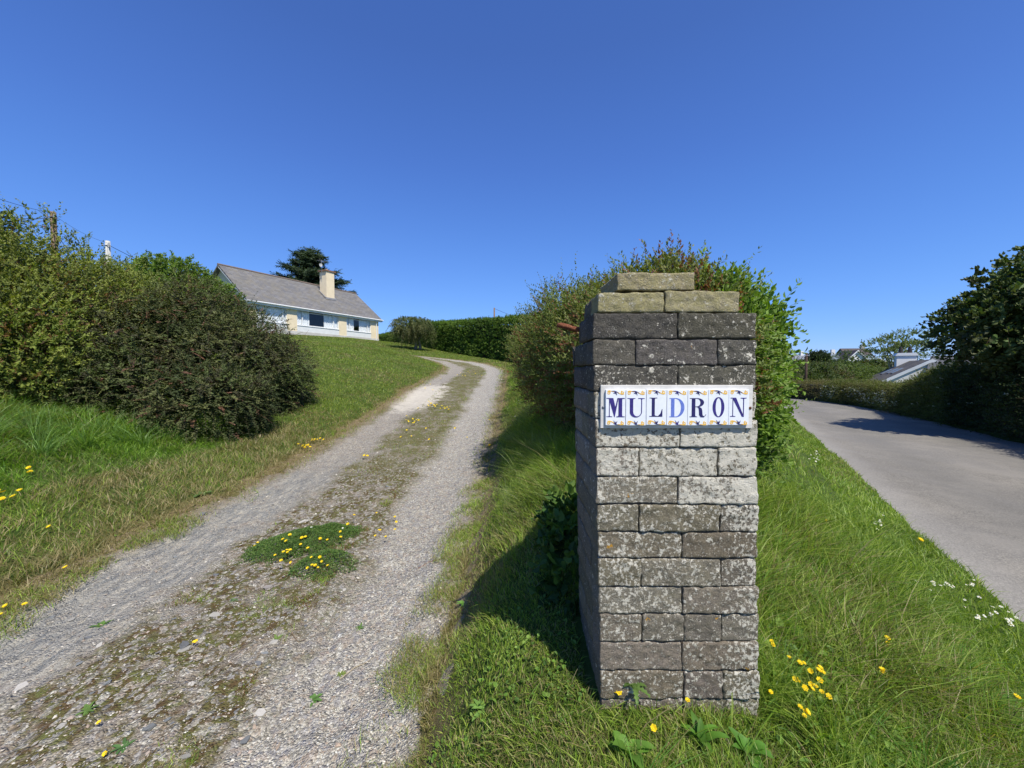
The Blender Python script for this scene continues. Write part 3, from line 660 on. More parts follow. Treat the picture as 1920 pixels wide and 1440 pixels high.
# ------------------------------------------------------------------ grass
def blades(name, P, H, W, lean, col, mat, label, cat=None, bend=.6, kind='stuff', seg=3, face_cam=.35):
    """P base points, H heights, W widths, lean (n,2) horizontal tip offset as a share of H"""
    n = len(P); th = rng.uniform(0, 2 * np.pi, n)
    side = np.stack([np.cos(th), np.sin(th), np.zeros(n)], 1)
    V = []; ts = np.linspace(0, 1, seg + 1)[:-1]
    for t in ts:
        c = P + np.stack([lean[:, 0] * H * t ** 1.7, lean[:, 1] * H * t ** 1.7, H * (t - bend * .35 * t * t * np.linalg.norm(lean, axis=1))], 1)
        w = (W * (1 - t ** 1.6) * (.75 if t == 0 else 1))[:, None] * .5; V += [c - side * w, c + side * w]
    L1 = np.linalg.norm(lean, axis=1)
    V.append(P + np.stack([lean[:, 0] * H, lean[:, 1] * H, H * (1 - bend * .35 * L1)], 1))
    m = len(V); V = np.stack(V, 1).reshape(-1, 3); b = np.arange(n)[:, None] * m
    Q = [np.array([[2 * k, 2 * k + 1, 2 * k + 3, 2 * k + 2]]) + b for k in range(seg - 1)]
    T = [np.array([[2 * seg - 2, 2 * seg - 1, 2 * seg]]) + b]
    Q = np.concatenate(Q) if Q else np.zeros((0, 4), int)
    me = np_mesh(name, V, [Q, T[0]], [mat], col=np.repeat(col, m, axis=0), smooth=True)
    return tag(link(name, me), label, cat, None, kind)

def wedge(n, r0, r1, p, a0=-64, a1=64):
    """points in the view wedge with areal density ~ r^-p"""
    k = 2 - p; u = rng.uniform(0, 1, n)
    r = (r0 ** k + u * (r1 ** k - r0 ** k)) ** (1 / k) if abs(k) > 1e-6 else r0 * (r1 / r0) ** u
    a = np.radians(rng.uniform(a0, a1, n)); return np.stack([r * np.sin(a), r * np.cos(a)], 1), r

def in_pillar(x, y, m=.0): return (x > .225 - m) & (x < .69 + m) & (y > PY - m) & (y < PY + .37 + m)

PAL_G = np.array([(.14, .235, .026), (.20, .305, .036), (.255, .345, .052), (.11, .19, .03), (.30, .37, .075)])
PAL_D = np.array([(.30, .25, .11), (.38, .32, .17), (.24, .20, .09), (.20, .21, .07)])
def gcol(n, x, y, dryness, sat=1.0):
    """blade colours: species mix with dead straw where dryness is high"""
    c = PAL_G[rng.integers(0, len(PAL_G), n)]; d = PAL_D[rng.integers(0, len(PAL_D), n)]
    patch = fbm(x * 1.3, y * 1.3, 0, 55, 3)
    f = (rng.uniform(0, 1, n) < np.clip(dryness + (patch - .5) * 1.3 * (dryness > .02), 0, 1)).astype(float)[:, None]
    c = c * (.8 + .5 * fbm(x * .5, y * .5, 0, 56, 2))[:, None] * np.array([1.0, sat, 1.0])
    return (c * (1 - f) + d * f) * rng.uniform(.75, 1.2, (n, 1))

LITE = globals().get('LITE_RENDER', 1.0)
def grass_all():
    # ---- near and middle verges and lawn
    n = int(1150000 * LITE); XY, r = wedge(n, .55, 46, 1.55)
    x, y = XY.T; di, dl = drive_in(x, y); ri, rl = road_in(x, y)
    keep = (di < .03) & (ri < .02) & ~in_pillar(x, y)
    rl_line = road_l(y)
    keep &= (x < rl_line + .1) | (y > 55)
    keep &= ~((x < -13.2 - .46 * ((41 - y) / .89)) & (y > 27.5) & (y < 42))          # the bungalow's floor
    keep &= ~((x > .5) & (x < rl_line - .6) & (y > 3.0) & (y < 40) & (rng.uniform(0, 1, n) < .85))   # under the thicket
    x, y, r, di, dl, ri = [a[keep] for a in (x, y, r, di, dl, ri)]; n = len(x)
    z = terrain(x, y)
    right = x > -.3
    lawn = (~right) & (x < -3) & (y > 7) | (right & (y > 17)) | (y > 24)
    tall = np.zeros(n); tall += np.where(right, .055 + .05 * fbm(x * 2.5, y * 2.5, 0, 61, 3), .045 + .065 * fbm(x * 2, y * 2, 0, 62, 3))
    mown = right & (x > rl_line_c(y) - .75); tall = np.where(mown, .045, tall)
    lush = right & (x > .72) & (x < rl_line_c(y) - .6) & (y < 2.6); tall = np.where(lush, .07 + .12 * fbm(x * 3, y * 3, 0, 63, 3) ** 1.4, tall)
    strip_ = right & (x < .25) & (y < 1.9); tall = np.where(strip_, .018 + .035 * fbm(x * 5, y * 5, 0, 64, 3), tall)
    bank = right & (di < -.22) & (x < 1.0) & (y > 2.2) & (y < 14); tall = np.where(right & (y > 1.8) & (di >= -.22), .035, tall); tall = np.where(bank, .05 + .15 * fbm(x * 2, y * 2, 0, 65, 2) * np.clip((-di - .2) / .4, .1, 1), tall)
    base = right & (y < 1.09) & (y > .93) & (x > .15) & (x < .8); tall = np.where(base, .03 + .03 * rng.uniform(0, 1, n), tall)
    tus = (x < -4.1) & (y < 7.5); q = np.clip((-x - 4.1) / 1.2, 0, 1); tall = np.where(tus, .05 + .24 * q * fbm(x * 2, y * 2, 0, 66, 2), tall)
    tall = np.where(lawn, .045 + .02 * fbm(x, y, 0, 67, 2), tall)
    H = tall * rng.uniform(.45, 1.35, n) * np.clip(.55 + r / 4, .6, 1.15)
    H = np.where(di > -.12, H * .55, H)
    H = np.where(rng.uniform(0, 1, n) < .012 * (~lawn) * (r < 5), H * 2.1, H)
    W = (.0022 + .0011 * np.clip(r, 0, 46) * .75) * rng.uniform(.7, 1.3, n) * np.where(tall > .12, 1.25, 1)
    windx = (noise3(x * 7, y * 7, 0, 71) - .5) * 1.1; windy = (noise3(x * 7, y * 7, 0, 72) - .5) * 1.1
    lean = np.stack([windx, windy], 1) + rng.normal(0, .6, (n, 2))
    lean[tus] += (.35, -.35); lean[bank & (x < .6)] += (-.45, -.2)
    dry = np.where(right, .14, .68) + .35 * np.clip(1 + di / .3, 0, 1)
    dry = np.where(tus, .10, dry); dry = np.where(lush | mown, .05, dry); dry = np.where(strip_, .30, dry); dry = np.where(bank, .16 + .35 * np.clip(1 + di / .2, 0, 1), dry)
    dry = np.where(lawn, .22 * np.clip(2 - r / 14, .4, 1) + .35 * np.clip(1 + di / .5, 0, 1), dry)
    col = gcol(n, x, y, dry); col[lawn] *= (.95, .86, .9); col[tus] *= (.85, 1.0, .9)
    P = np.stack([x, y, z - .004], 1)
    for nm, m, lb in (('verge_grass', right & ~lawn, 'lush green grass on the verges around the pillar'), ('bank_grass', ~right & ~lawn, 'dry and green mixed grass on the left bank'), ('lawn_grass', lawn, 'mown lawn sloping up towards the bungalow')):
        blades(nm, P[m], H[m], W[m], lean[m], col[m], M_grass, lb, 'grass')
    # ---- sparse grass and moss tufts in the middle of the driveway
    n = int(330000 * LITE); XY, r = wedge(n, .8, 26, 1.35); XY2, r2 = wedge(int(260000 * LITE), .8, 4.6, 1.3, -60, 5); XY = np.concatenate([XY, XY2]); r = np.r_[r, r2]; n = len(r); x, y = XY.T; di, dl = drive_in(x, y)
    mid = np.abs(dl + .02) < .44 + .1 * (y > 5); edge = (di < .32)
    pr = np.where(mid, np.where(y < 5.5, np.clip((fbm(x * 3, y * 3, 0, 81, 4) - .52) * 5, 0, .85), np.clip((fbm(x * 2.4, y * 2.4, 0, 82, 3) - .33) * 3.4, .1, .9)), 0)
    pr = np.maximum(pr, np.where(edge, np.clip((.30 - di) / .2, 0, 1) * np.clip((fbm(x * 5, y * 5, 0, 83, 3) - .28) * 3.5, 0, 1), 0))
    k = (di > 0) & (rng.uniform(0, 1, n) < pr); x, y, r, di = x[k], y[k], r[k], di[k]; n = len(x)
    H = rng.uniform(.008, .030, n) * np.clip(.7 + r / 6, .7, 1.9); W = (.0016 + .0008 * r) * rng.uniform(.7, 1.3, n)
    H = np.where(di < .3, H * 1.5, H); red = ((fbm(x * 6, y * 6, 0, 84, 2) > .55) & (di > .3))[:, None]
    col = gcol(n, x, y, np.where(y < 6, .45, .38)); col = np.where(red & (rng.uniform(0, 1, (n, 1)) < .5), np.array([.17, .085, .035]), col)
    blades('driveway_weeds', np.stack([x, y, terrain(x, y) - .004], 1), H, W, rng.normal(0, .8, (n, 2)), col, M_grass, 'short moss and grass between the wheel tracks', 'grass', seg=2)
    # ---- tussocks
    for nm, lb, pts, hh, cc in (('grass_tussock', 'long green grass flopping over beneath the left hedge', [(-4.6 - rng.uniform(0, 1.6), rng.uniform(3.4, 5.6)) for _ in range(46)], .34, (.16, .27, .07)),
                               ('bank_tussock', 'long pale grass leaning out on the bank behind the pillar', [(rng.uniform(-.05, .45), rng.uniform(2.2, 7)) for _ in range(34)], .26, (.19, .25, .08)),
                               ('verge_tussock', 'long glossy grass tufts on the right verge beside the lane', [(rng.uniform(.8, 1.75), rng.uniform(.8, 1.9)) for _ in range(22)] + [(rng.uniform(.1, .8), rng.uniform(.66, .86)) for _ in range(8)] + [(rng.uniform(.8, 1.3), rng.uniform(1.5, 3)) for _ in range(10)], .15, (.12, .25, .04))):
        Ps, Hs, Ls, Cs = [], [], [], []
        for (px, py) in pts:
            m = 70; a = rng.uniform(0, 2 * np.pi, m); rr = rng.uniform(0, .05, m) * (hh / .2)
            X, Y = px + rr * np.cos(a), py + rr * np.sin(a); Ps.append(np.stack([X, Y, terrain(X, Y) - .01], 1)); Hs.append(hh * rng.uniform(.45, 1.1, m) * rng.uniform(.7, 1.2))
            Ls.append(np.stack([np.cos(a), np.sin(a)], 1) * rng.uniform(.2, 1.15, m)[:, None] + rng.normal(0, .2, (1, 2)) + ((-.3, -.2) if nm == 'bank_tussock' else (.1, -.25)))
            Cs.append(np.array(cc) * rng.uniform(.75, 1.3, (m, 1)))
        P = np.concatenate(Ps); r = np.linalg.norm(P[:, :2], axis=1); ok = ~in_pillar(P[:, 0], P[:, 1], .01) & (drive_in(P[:, 0], P[:, 1])[0] < .05)
        blades(nm, P[ok], np.concatenate(Hs)[ok], ((.0028 + .0008 * r) * rng.uniform(.8, 1.3, len(P)))[ok], np.concatenate(Ls)[ok], np.concatenate(Cs)[ok], M_grass, lb, 'grass', seg=4, bend=1.0)
def rl_line_c(y): return road_l(y)

def surf_z(x, y):
    l = lateral(DLINE, np.array([x]), np.array([y]))[0]; di = drive_in(np.array([x]), np.array([y]))[0][0]
    return tz(x, y) + (float(drive_disp(np.array([x]), np.array([y]), l)[0]) - .012 if di > .05 else 0.0)
def verge_herbs():
    n = int(26000 * LITE); XY, r = wedge(n, .6, 9, 1.7); x, y = XY.T; di, _ = drive_in(x, y); ri, _ = road_in(x, y)
    k = (di < -.05) & (ri < 0) & ~in_pillar(x, y, .01) & (x < road_l(y)) & (fbm(x * 2.6, y * 2.6, 0, 301, 3) > .50); x, y, r = x[k], y[k], r[k]; n = len(x)
    lt = np.where((x > .7) & (x < road_l(y) - .5), 1.0, .55); P = np.stack([x, y, terrain(x, y) + rng.uniform(.005, .05, n) * lt], 1)
    az = rng.uniform(0, 2 * np.pi, n); el = rng.uniform(-.1, .9, n); A = np.stack([np.cos(az) * np.cos(el), np.sin(az) * np.cos(el), np.sin(el)], 1); S = np.stack([-np.sin(az), np.cos(az), rng.normal(0, .3, n)], 1)
    ln = rng.uniform(.010, .034, n) * lt; kind = fbm(x * 5, y * 5, 0, 302, 2) > .5
    c = np.array([(.10, .19, .03), (.14, .25, .04), (.19, .29, .06), (.08, .15, .03)])[rng.integers(0, 4, n)] * rng.uniform(.75, 1.25, (n, 1))
    tag(link('verge_herbs', leaves_mesh('verge_herbs', P, A, nrm(S), ln, ln * np.where(kind, .8, .35), c, M_leaf, .2, True)), 'small broad-leaved plants mixed into the verge grass', 'ground cover', None, 'stuff')
# ------------------------------------------------------------------ gravel
def gravel_all():
    OV = np.array([(1, 0, 0), (-1, 0, 0), (0, 1, 0), (0, -1, 0), (0, 0, 1), (0, 0, -1), ], float)
    OF = np.array([(0, 2, 4), (2, 1, 4), (1, 3, 4), (3, 0, 4), (2, 0, 5), (1, 2, 5), (3, 1, 5), (0, 3, 5)])
    def stones(name, x, y, s, col, label, flat=.5, sink=.25):
        n = len(x); m6 = len(OV); V = OV[None] * (1 + rng.uniform(-.35, .35, (n, m6, 3))); V[..., :] += rng.normal(0, .1, (n, m6, 3)) * ([1, 1, .3] if m6 > 6 else [1, 1, 1])
        sc = np.stack([s * rng.uniform(.7, 1.5, n), s * rng.uniform(.6, 1.0, n), s * flat * rng.uniform(.6, 1.2, n)], 1); V *= sc[:, None, :]
        a = rng.uniform(0, np.pi, n); ca, sa = np.cos(a)[:, None], np.sin(a)[:, None]
        V = np.stack([V[..., 0] * ca - V[..., 1] * sa, V[..., 0] * sa + V[..., 1] * ca, V[..., 2] + V[..., 0] * rng.uniform(-.3, .3, (n, 1))], -1)
        z = terrain(x, y) + drive_disp(x, y, lateral(DLINE, x, y)[0]) - .012
        V += np.stack([x, y, z + sc[:, 2] * (1 - 2 * sink)], 1)[:, None, :]
        F = (OF[None] + np.arange(n)[:, None, None] * m6).reshape(-1, 3)
        t = NT(name); c = t.attr('c', 'Color'); nn = t.noise(t.coord(), 300, 3); t.base(t.mix(t.ramp(nn, [(.3, 0.0), (.7, .5)]), c, t.mix(1.0, c, (.6, .6, .6), 'MULTIPLY'))).rough(.85, .25)
        me = np_mesh(name, V.reshape(-1, 3), [F], [t.m], col=np.repeat(col, m6, axis=0)); tag(link(name, me), label, 'gravel', None, 'stuff')
    PAL = np.array([(.34, .32, .275), (.26, .25, .23), (.40, .365, .30), (.21, .215, .215), (.48, .46, .40), (.32, .26, .21), (.60, .59, .54), (.38, .325, .28), (.15, .15, .15)])
    n = int(110000 * LITE); XY, r = wedge(n, .85, 9, 1.9); x, y = XY.T; di, dl = drive_in(x, y)
    slate = np.exp(-((dl + .9) / .34) ** 2) * (y < 5); k = (di > .02) & (rng.uniform(0, 1, n) > slate * .6)
    x, y, r, dl = x[k], y[k], r[k], dl[k]; n = len(x)
    s = rng.lognormal(-5.75, .38, n) * np.clip(.75 + r / 7, .8, 1.7); s = np.clip(s, .0015, .014)
    stones('loose_gravel', x, y, s, PAL[rng.integers(0, len(PAL), n)] * rng.uniform(.72, 1.25, (n, 1)) * [1.04, 1.0, .96], 'small mixed grey and pink stones on the driveway')
    n6 = np.arange(6) * np.pi / 3; OV = np.array([(math.cos(a), math.sin(a), h) for h in (.6, -.6) for a in n6]); OF = np.array([(0, i, i + 1) for i in range(1, 5)] + [(6, i + 7, i + 6) for i in range(1, 5)] + [(i, 6 + i, (i + 1) % 6) for i in range(6)] + [(6 + i, 6 + (i + 1) % 6, (i + 1) % 6) for i in range(6)])
    n = 520; XY, r = wedge(n, .9, 5, 1.4, -60, 0); x, y = XY.T; di, dl = drive_in(x, y); k = (di > .1) & (dl < .6); x, y = x[k], y[k]; n = len(x)
    s = rng.lognormal(-4.6, .4, n); stones('slate_chips', x, y, s, np.array([(.19, .20, .20), (.30, .29, .26), (.24, .22, .20), (.14, .145, .15), (.42, .40, .36)])[rng.integers(0, 5, n)] * rng.uniform(.8, 1.2, (n, 1)), 'flat bluish slate chips lying on the driveway', .3, .35)

# ------------------------------------------------------------------ foliage
def blob_shell(blobs, n, lo=.78, hi=1.05, wob=.22, wf=1.6, seed=0, floor=-.05, cull=.72):
    B = np.array(blobs, float); area = (B[:, 3] * B[:, 4] + B[:, 4] * B[:, 5] + B[:, 3] * B[:, 5]); k = rng.choice(len(B), n * 2, p=area / area.sum())
    d = nrm(rng.normal(0, 1, (n * 2, 3))); b = B[k]
    r = rng.uniform(lo ** 3, hi ** 3, n * 2) ** (1 / 3)
    f = 1 + (fbm(d[:, 0] * wf + b[:, 0], d[:, 1] * wf + b[:, 1], d[:, 2] * wf + b[:, 2], 100 + seed, 3) - .5) * 2 * wob
    P = b[:, :3] + d * b[:, 3:] * (r * f)[:, None]; N = nrm(d / b[:, 3:])
    inside = np.zeros(len(P), bool)
    for j in range(len(B)):
        q = (((P - B[j, :3]) / B[j, 3:]) ** 2).sum(1); inside |= (q < cull ** 2) & (k != j)
    z = terrain(P[:, 0], P[:, 1]); ok = ~inside & (P[:, 2] > z + floor)
    return P[ok][:n], N[ok][:n]

def leaves_mesh(name, P, A, S, ln, wd, col, mat, fold=.25, six=False):
    """P base, A leaf axis, S side axis (unit), ln/wd sizes"""
    n = len(P); S = nrm(S - (S * A).sum(1, keepdims=True) * A); U = np.cross(A, S)
    ln = ln[:, None]; wd = wd[:, None]
    if six:
        V = np.stack([P, P + A * ln * .3 + S * wd * .5 + U * wd * fold * .6, P + A * ln * .68 + S * wd * .4 + U * wd * fold * .3, P + A * ln - U * wd * .25,
                      P + A * ln * .68 - S * wd * .4 + U * wd * fold * .3, P + A * ln * .3 - S * wd * .5 + U * wd * fold * .6], 1)
        F = np.array([(0, 1, 2, 3), (0, 3, 4, 5)]); m = 6
        me = np_mesh(name, V.reshape(-1, 3), [(F[None] + np.arange(n)[:, None, None] * m).reshape(-1, 4)], [mat], col=np.repeat(col, m, axis=0))
    else:
        V = np.stack([P, P + A * ln * .45 + S * wd * .5 + U * wd * fold, P + A * ln, P + A * ln * .45 - S * wd * .5 + U * wd * fold], 1)
        F = np.array([(0, 1, 2), (0, 2, 3)]); m = 4
        me = np_mesh(name, V.reshape(-1, 3), [(F[None] + np.arange(n)[:, None, None] * m).reshape(-1, 3)], [mat], col=np.repeat(col, m, axis=0))
    return me

def sprays(P, N, per, Ls, leaf, wid, up=.3, out=.8, rand=.4, droop=.3, flat=.0, tipcol=None, pal=None, var=.25, two=False, dirn=None, patchf=.8, red=None, redp=0.0, splay=1.0):
    """twigs grown from P, each with `per` leaves. returns leaf arrays + twig segments"""
    n = len(P); D = N * out + np.array([0, 0, up]) + rng.normal(0, rand, (n, 3))
    if dirn is not None: D = D + dirn
    D = nrm(D); Ln = Ls * rng.uniform(.55, 1.3, n)
    side = np.cross(D, np.array([0, 0, 1.0]) + rng.normal(0, .15 if two else .9, (n, 3))); side = nrm(side)
    s = (np.arange(per)[None, :] + rng.uniform(0, .8, (n, per))) / per * .92 + .08
    base = P[:, None, :] + D[:, None, :] * (s * Ln[:, None])[..., None]; base[..., 2] -= droop * Ln[:, None] * s * s
    T = D[:, None, :] + np.array([0, 0, -1.0]) * (2 * droop * s)[..., None]; T = nrm(T)
    sg = np.where((np.arange(per) % 2) == 0, 1.0, -1.0)[None, :, None]
    if two: A = T * .55 + side[:, None, :] * sg * splay + rng.normal(0, .16, (n, per, 3)) + np.array([0, 0, .12])
    else:
        a = rng.uniform(0, 2 * np.pi, (n, per)); up2 = np.cross(D, side)[:, None, :]
        A = T * .75 + splay * (side[:, None, :] * np.cos(a)[..., None] + up2 * np.sin(a)[..., None]) * .9 + rng.normal(0, .15, (n, per, 3)) + np.array([0, 0, .25])
    A = nrm(A); S = np.cross(A, np.array([0, 0, 1.0]) + rng.normal(0, .45, (n, per, 3)) + N[:, None, :] * .6)
    S = nrm(S); sz = (1.12 - .45 * s) * rng.uniform(.7, 1.3, (n, per))
    pal = np.array(pal); pi = np.clip((fbm(P[:, 0] * patchf, P[:, 1] * patchf, P[:, 2] * patchf, 91, 3) - .5) * 2.2 + .5, 0, .999) * len(pal)
    pi = np.clip(pi + rng.normal(0, .7, n), 0, len(pal) - .01).astype(int)
    c = pal[pi][:, None, :] * rng.uniform(1 - var, 1 + var, (n, per, 1))
    if tipcol is not None: c = c * (1 - (s ** 2)[..., None] * .7) + np.array(tipcol) * (s ** 2)[..., None] * .7
    if red is not None:
        rm = (rng.uniform(0, 1, n) < redp * np.clip((fbm(P[:, 0], P[:, 1], P[:, 2], 93, 2) - .35) * 4, .1, 2))[:, None, None]; c = np.where(rm, np.array(red) * rng.uniform(.7, 1.3, (n, per, 1)), c)
    f = lambda a: a.reshape(-1, a.shape[-1]) if a.ndim == 3 else a.reshape(-1)
    mid = P + D * (Ln * .5)[:, None]; mid[:, 2] -= droop * Ln * .25; tip = P + D * Ln[:, None]; tip[:, 2] -= droop * Ln
    return (f(base), f(A), f(S), f(leaf * sz), f(wid * sz), f(c)), (P, mid, tip)

def twig_mesh(name, segs, w, mat):
    a, m, b = segs; n = len(a); V = []
    for p, q, r in ((a, m, 1.0), (m, b, .6)):
        d = nrm(q - p); s = nrm(np.cross(d, np.array([.3, .2, 1.0]))); u = np.cross(d, s)
        for c, k in ((p, r), (q, r * .6)):
            for t in range(3): V.append(c + w * k * (math.cos(t * 2.094) * s + math.sin(t * 2.094) * u))
    V = np.stack(V, 1); F = np.array([(0, 1, 4, 3), (1, 2, 5, 4), (2, 0, 3, 5)]); F = np.concatenate([F, F + 6])
    return np_mesh(name, V.reshape(-1, 3), [(F[None] + np.arange(n)[:, None, None] * 12).reshape(-1, 4)], [mat], smooth=True)

def shift(me, off):
    n = len(me.vertices); a = np.empty(n * 3, np.float32); me.vertices.foreach_get('co', a); a = a.reshape(-1, 3) - np.array(off, np.float32)
    me.vertices.foreach_set('co', a.reshape(-1)); me.update(); return me

def plant(name, label, cat, base, parts, group=None):
    """parts : list of (part name, mesh in world coordinates)"""
    r = empty(name, base, label, cat, group)
    for pn, me in parts: link(pn, shift(me, base), r)
    return r

def limbs(base, targets, r0, mat, seed=0, n=7, wob=.12):
    mb = MB(); g = np.random.default_rng(seed); b = np.array(base, float)
    for t in targets:
        t = np.array(t, float); L_ = np.linalg.norm(t - b); s = np.linspace(0, 1, n)[:, None]
        p = b + (t - b) * s; p[:, 2] += np.sin(s[:, 0] * np.pi) * L_ * .08; p[1:-1] += g.normal(0, wob * L_ * .3, (n - 2, 3)) * .5
        mb.tube(p, np.linspace(r0, r0 * .18, n), 6)
    me = mb.mesh('stems', [mat], True); return me

def bush(name, label, cat, blobs, n, kw, leaf_name='foliage', mat=None, base=None, stem_r=.025, twig=.0016, fill=.35, shell=(.8, 1.06), wob=.22, wf=1.6, six=False, group=None, seed=0, extra=None, fold=.25, mask=None, nstem=6, sticks=0, shoots=.035):
    n = int(n * LITE); mat = mat or M_leaf
    P, N = blob_shell(blobs, n, shell[0], shell[1], wob, wf, seed)
    if mask is not None: k = mask(P, N); P, N = P[k], N[k]
    if extra is not None: P = np.concatenate([P, extra[0]]); N = np.concatenate([N, extra[1]])
    lv, tw = sprays(P, N, **kw)
    kk = rng.uniform(0, 1, len(P)) < shoots; ks = dict(kw); ks['Ls'] *= 2.1; ks['per'] = int(ks['per'] * 1.4); ks['up'] += .5; ks['droop'] *= .5
    if kk.sum() > 3:
        ls, ts_ = sprays(P[kk], N[kk], **ks); lv = tuple(np.concatenate([a, b]) for a, b in zip(lv, ls)); tw = tuple(np.concatenate([a, b]) for a, b in zip(tw, ts_))
    if fill:
        Pf, Nf = blob_shell(blobs, int(n * fill), .45, .82, wob, wf, seed, cull=.3); kf = dict(kw); kf['leaf'] *= 1.3; kf['wid'] *= 1.3
        lf, _ = sprays(Pf, Nf, **kf); lv = tuple(np.concatenate([a, b]) for a, b in zip(lv, lf))
    B = np.array(blobs, float)
    if base is None: bx, by = B[:, 0].mean(), B[:, 1].mean(); base = (bx, by, tz(bx, by))
    tg = [tuple(B[k, :3] + rng.normal(0, .35, 3) * B[k, 3:]) for k in rng.integers(0, len(B), nstem)]
    parts = [(leaf_name, leaves_mesh(leaf_name, *lv, mat, fold, six))]
    if twig and len(P) > 700: parts.append(('twigs', twig_mesh('twigs', tuple(t[::2] for t in tw), twig, M_twig)))
    st = limbs(base, tg, stem_r, M_bark, seed)
    if sticks:
        mb = MB(); g = np.random.default_rng(seed + 70); ki = g.choice(len(P), sticks)
        for i in ki:
            a = P[i] - N[i] * g.uniform(.15, .35); dd = nrm(N[i] * .45 + g.normal(0, .6, 3) + [0, 0, .35]); Lk = g.uniform(.35, .8) * (1 if abs(P[i][0]) > 3 else .5); s_ = np.linspace(0, 1, 5)[:, None]
            mb.tube(a + dd * Lk * s_ + g.normal(0, .02, (5, 3)) * Lk, np.linspace(1, .35, 5) * (.0055 if abs(P[i][0]) > 3 else .0028), 4)
        ms = mb.mesh('branches', [M_twig], True); bm = bmesh.new(); bm.from_mesh(ms); bm.from_mesh(parts[1][1]); bm.to_mesh(parts[1][1]); bm.free()
        parts[1][1].polygons.foreach_set('use_smooth', [True] * len(parts[1][1].polygons))
    parts.append(('stems', st))
    return plant(name, label, cat, base, parts, group)
grass_all(); verge_herbs(); gravel_all()

def pxw(px, d): return (px - 960) / FPX * d
def pz(py, d): return CAMZ - (py - 694.5) / FPX * d
# ------------------------------------------------------------------ thicket behind the pillar
OLIVE = [(.10, .145, .030), (.14, .19, .04), (.18, .22, .05), (.11, .14, .035), (.19, .19, .055)]
FRESH = [(.09, .17, .022), (.13, .23, .03), (.18, .29, .045), (.11, .20, .03)]
DARK = [(.045, .065, .022), (.06, .08, .028), (.075, .085, .035), (.05, .055, .028)]
small = dict(per=13, Ls=.16, leaf=.030, wid=.015, up=.55, out=.7, rand=.45, droop=.12, pal=OLIVE, tipcol=(.20, .24, .07), red=(.20, .09, .045), redp=.30, patchf=2.2)
bush('shrub', 'olive small-leaved thicket with reddish shoots rising directly behind the brick pillar', 'shrub',
     [(1.05, 2.75, .98, .55, .6, .62), (1.30, 3.2, .97, .44, .7, .70), (.80, 3.5, .98, .40, .7, .64), (1.2, 4.1, .95, .6, .8, .78)], 9800, small, six=False, seed=1, twig=.0009, wob=.34, wf=2.6, sticks=26, shoots=.025, base=(1.2, 3.3, tz(1.2, 3.3)), nstem=12, stem_r=.02)
bush('shrub', 'loose red and green shrub overhanging the bank left of the pillar', 'shrub',
     [(.52, 4.2, 1.12, .34, .5, .48), (.50, 4.7, .98, .36, .6, .46), (.66, 5.2, 1.05, .5, .8, .62), (.74, 3.9, .95, .42, .6, .55)], 3900, {**small, 'red': (.22, .10, .05), 'redp': .5, 'Ls': .19}, seed=2, twig=.001, nstem=10, shell=(.7, 1.2), wob=.42, sticks=24, shoots=.03)
bush('shrub', 'bright green leafy bush sticking out between the pillar and the lane', 'shrub',
     [(1.58, 3.0, .98, .32, .42, .50), (1.69, 3.3, .76, .36, .5, .46), (1.33, 2.7, .90, .28, .32, .54), (1.58, 3.0, .56, .32, .4, .32)], 3600,
     dict(per=11, Ls=.19, leaf=.045, wid=.027, up=.5, out=.8, rand=.4, droop=.1, pal=FRESH, tipcol=(.22, .33, .06), patchf=2.0), seed=3, six=True, twig=.0016, nstem=9, shell=(.72, 1.10), wob=.28, shoots=.006)
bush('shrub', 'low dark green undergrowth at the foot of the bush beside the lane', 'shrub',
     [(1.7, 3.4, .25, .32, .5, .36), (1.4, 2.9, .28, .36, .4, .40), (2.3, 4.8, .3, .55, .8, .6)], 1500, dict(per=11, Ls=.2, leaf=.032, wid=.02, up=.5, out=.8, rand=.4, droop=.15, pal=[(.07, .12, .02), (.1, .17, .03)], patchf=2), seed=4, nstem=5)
bush('hedgerow', 'overgrown hedge running back along the bank between driveway and lane', 'hedge',
     [(.80, 7.2, 1.0, .70, 1.2, .85), (2.0, 6.0, 1.1, 1.0, 1.2, .95), (3.4, 7.6, 1.0, 1.3, 1.6, .9), (1.3, 9.6, 1.25, 1.1, 1.5, .9), (3.2, 10.6, 1.2, 1.8, 1.6, 1.0), (1.3, 12.6, 1.5, 1.2, 1.8, .95), (4.2, 13.6, 1.2, 2.2, 2, 1.1), (1.4, 16, 1.8, 1.3, 2, 1.0), (5.5, 17, 1.2, 2.2, 2.4, 1.2), (1.6, 19.5, 2.1, 1.3, 2, 1.2), (5.5, 21, 1.2, 3, 2.4, 1.3)],
     9000, {**small, 'leaf': .05, 'wid': .026, 'Ls': .3, 'per': 9}, seed=5, base=(2.4, 10, tz(2.4, 10)), nstem=14)

# ------------------------------------------------------------------ left bushes
bush('shrub', 'dense dark brownish-green shrub with herringbone sprays in front of the bungalow', 'shrub',
     [(-6.25, 7.9, 1.35, 1.3, 1.4, 1.22), (-5.35, 7.3, .90, 1.0, 1.1, .92), (-4.78, 6.15, .32, .80, .85, .64), (-6.5, 6.7, .95, 1.15, 1.1, 1.05), (-5.1, 8.0, .70, .85, 1.0, .82), (-5.9, 6.1, .50, .85, .75, .72)], 9800,
     dict(per=16, Ls=.24, leaf=.034, wid=.023, up=.15, out=.55, rand=.6, droop=.30, pal=[(.045, .062, .022), (.07, .092, .030), (.125, .14, .05), (.055, .056, .028), (.095, .125, .038)], two=True, var=.3, patchf=1.2, splay=.9, red=(.15, .08, .05), redp=.10),
     mat=M_leaf_dull, seed=6, twig=.0016, shell=(.80, 1.06), wob=.34, wf=3.0, nstem=14, stem_r=.04, fill=.5, sticks=30)
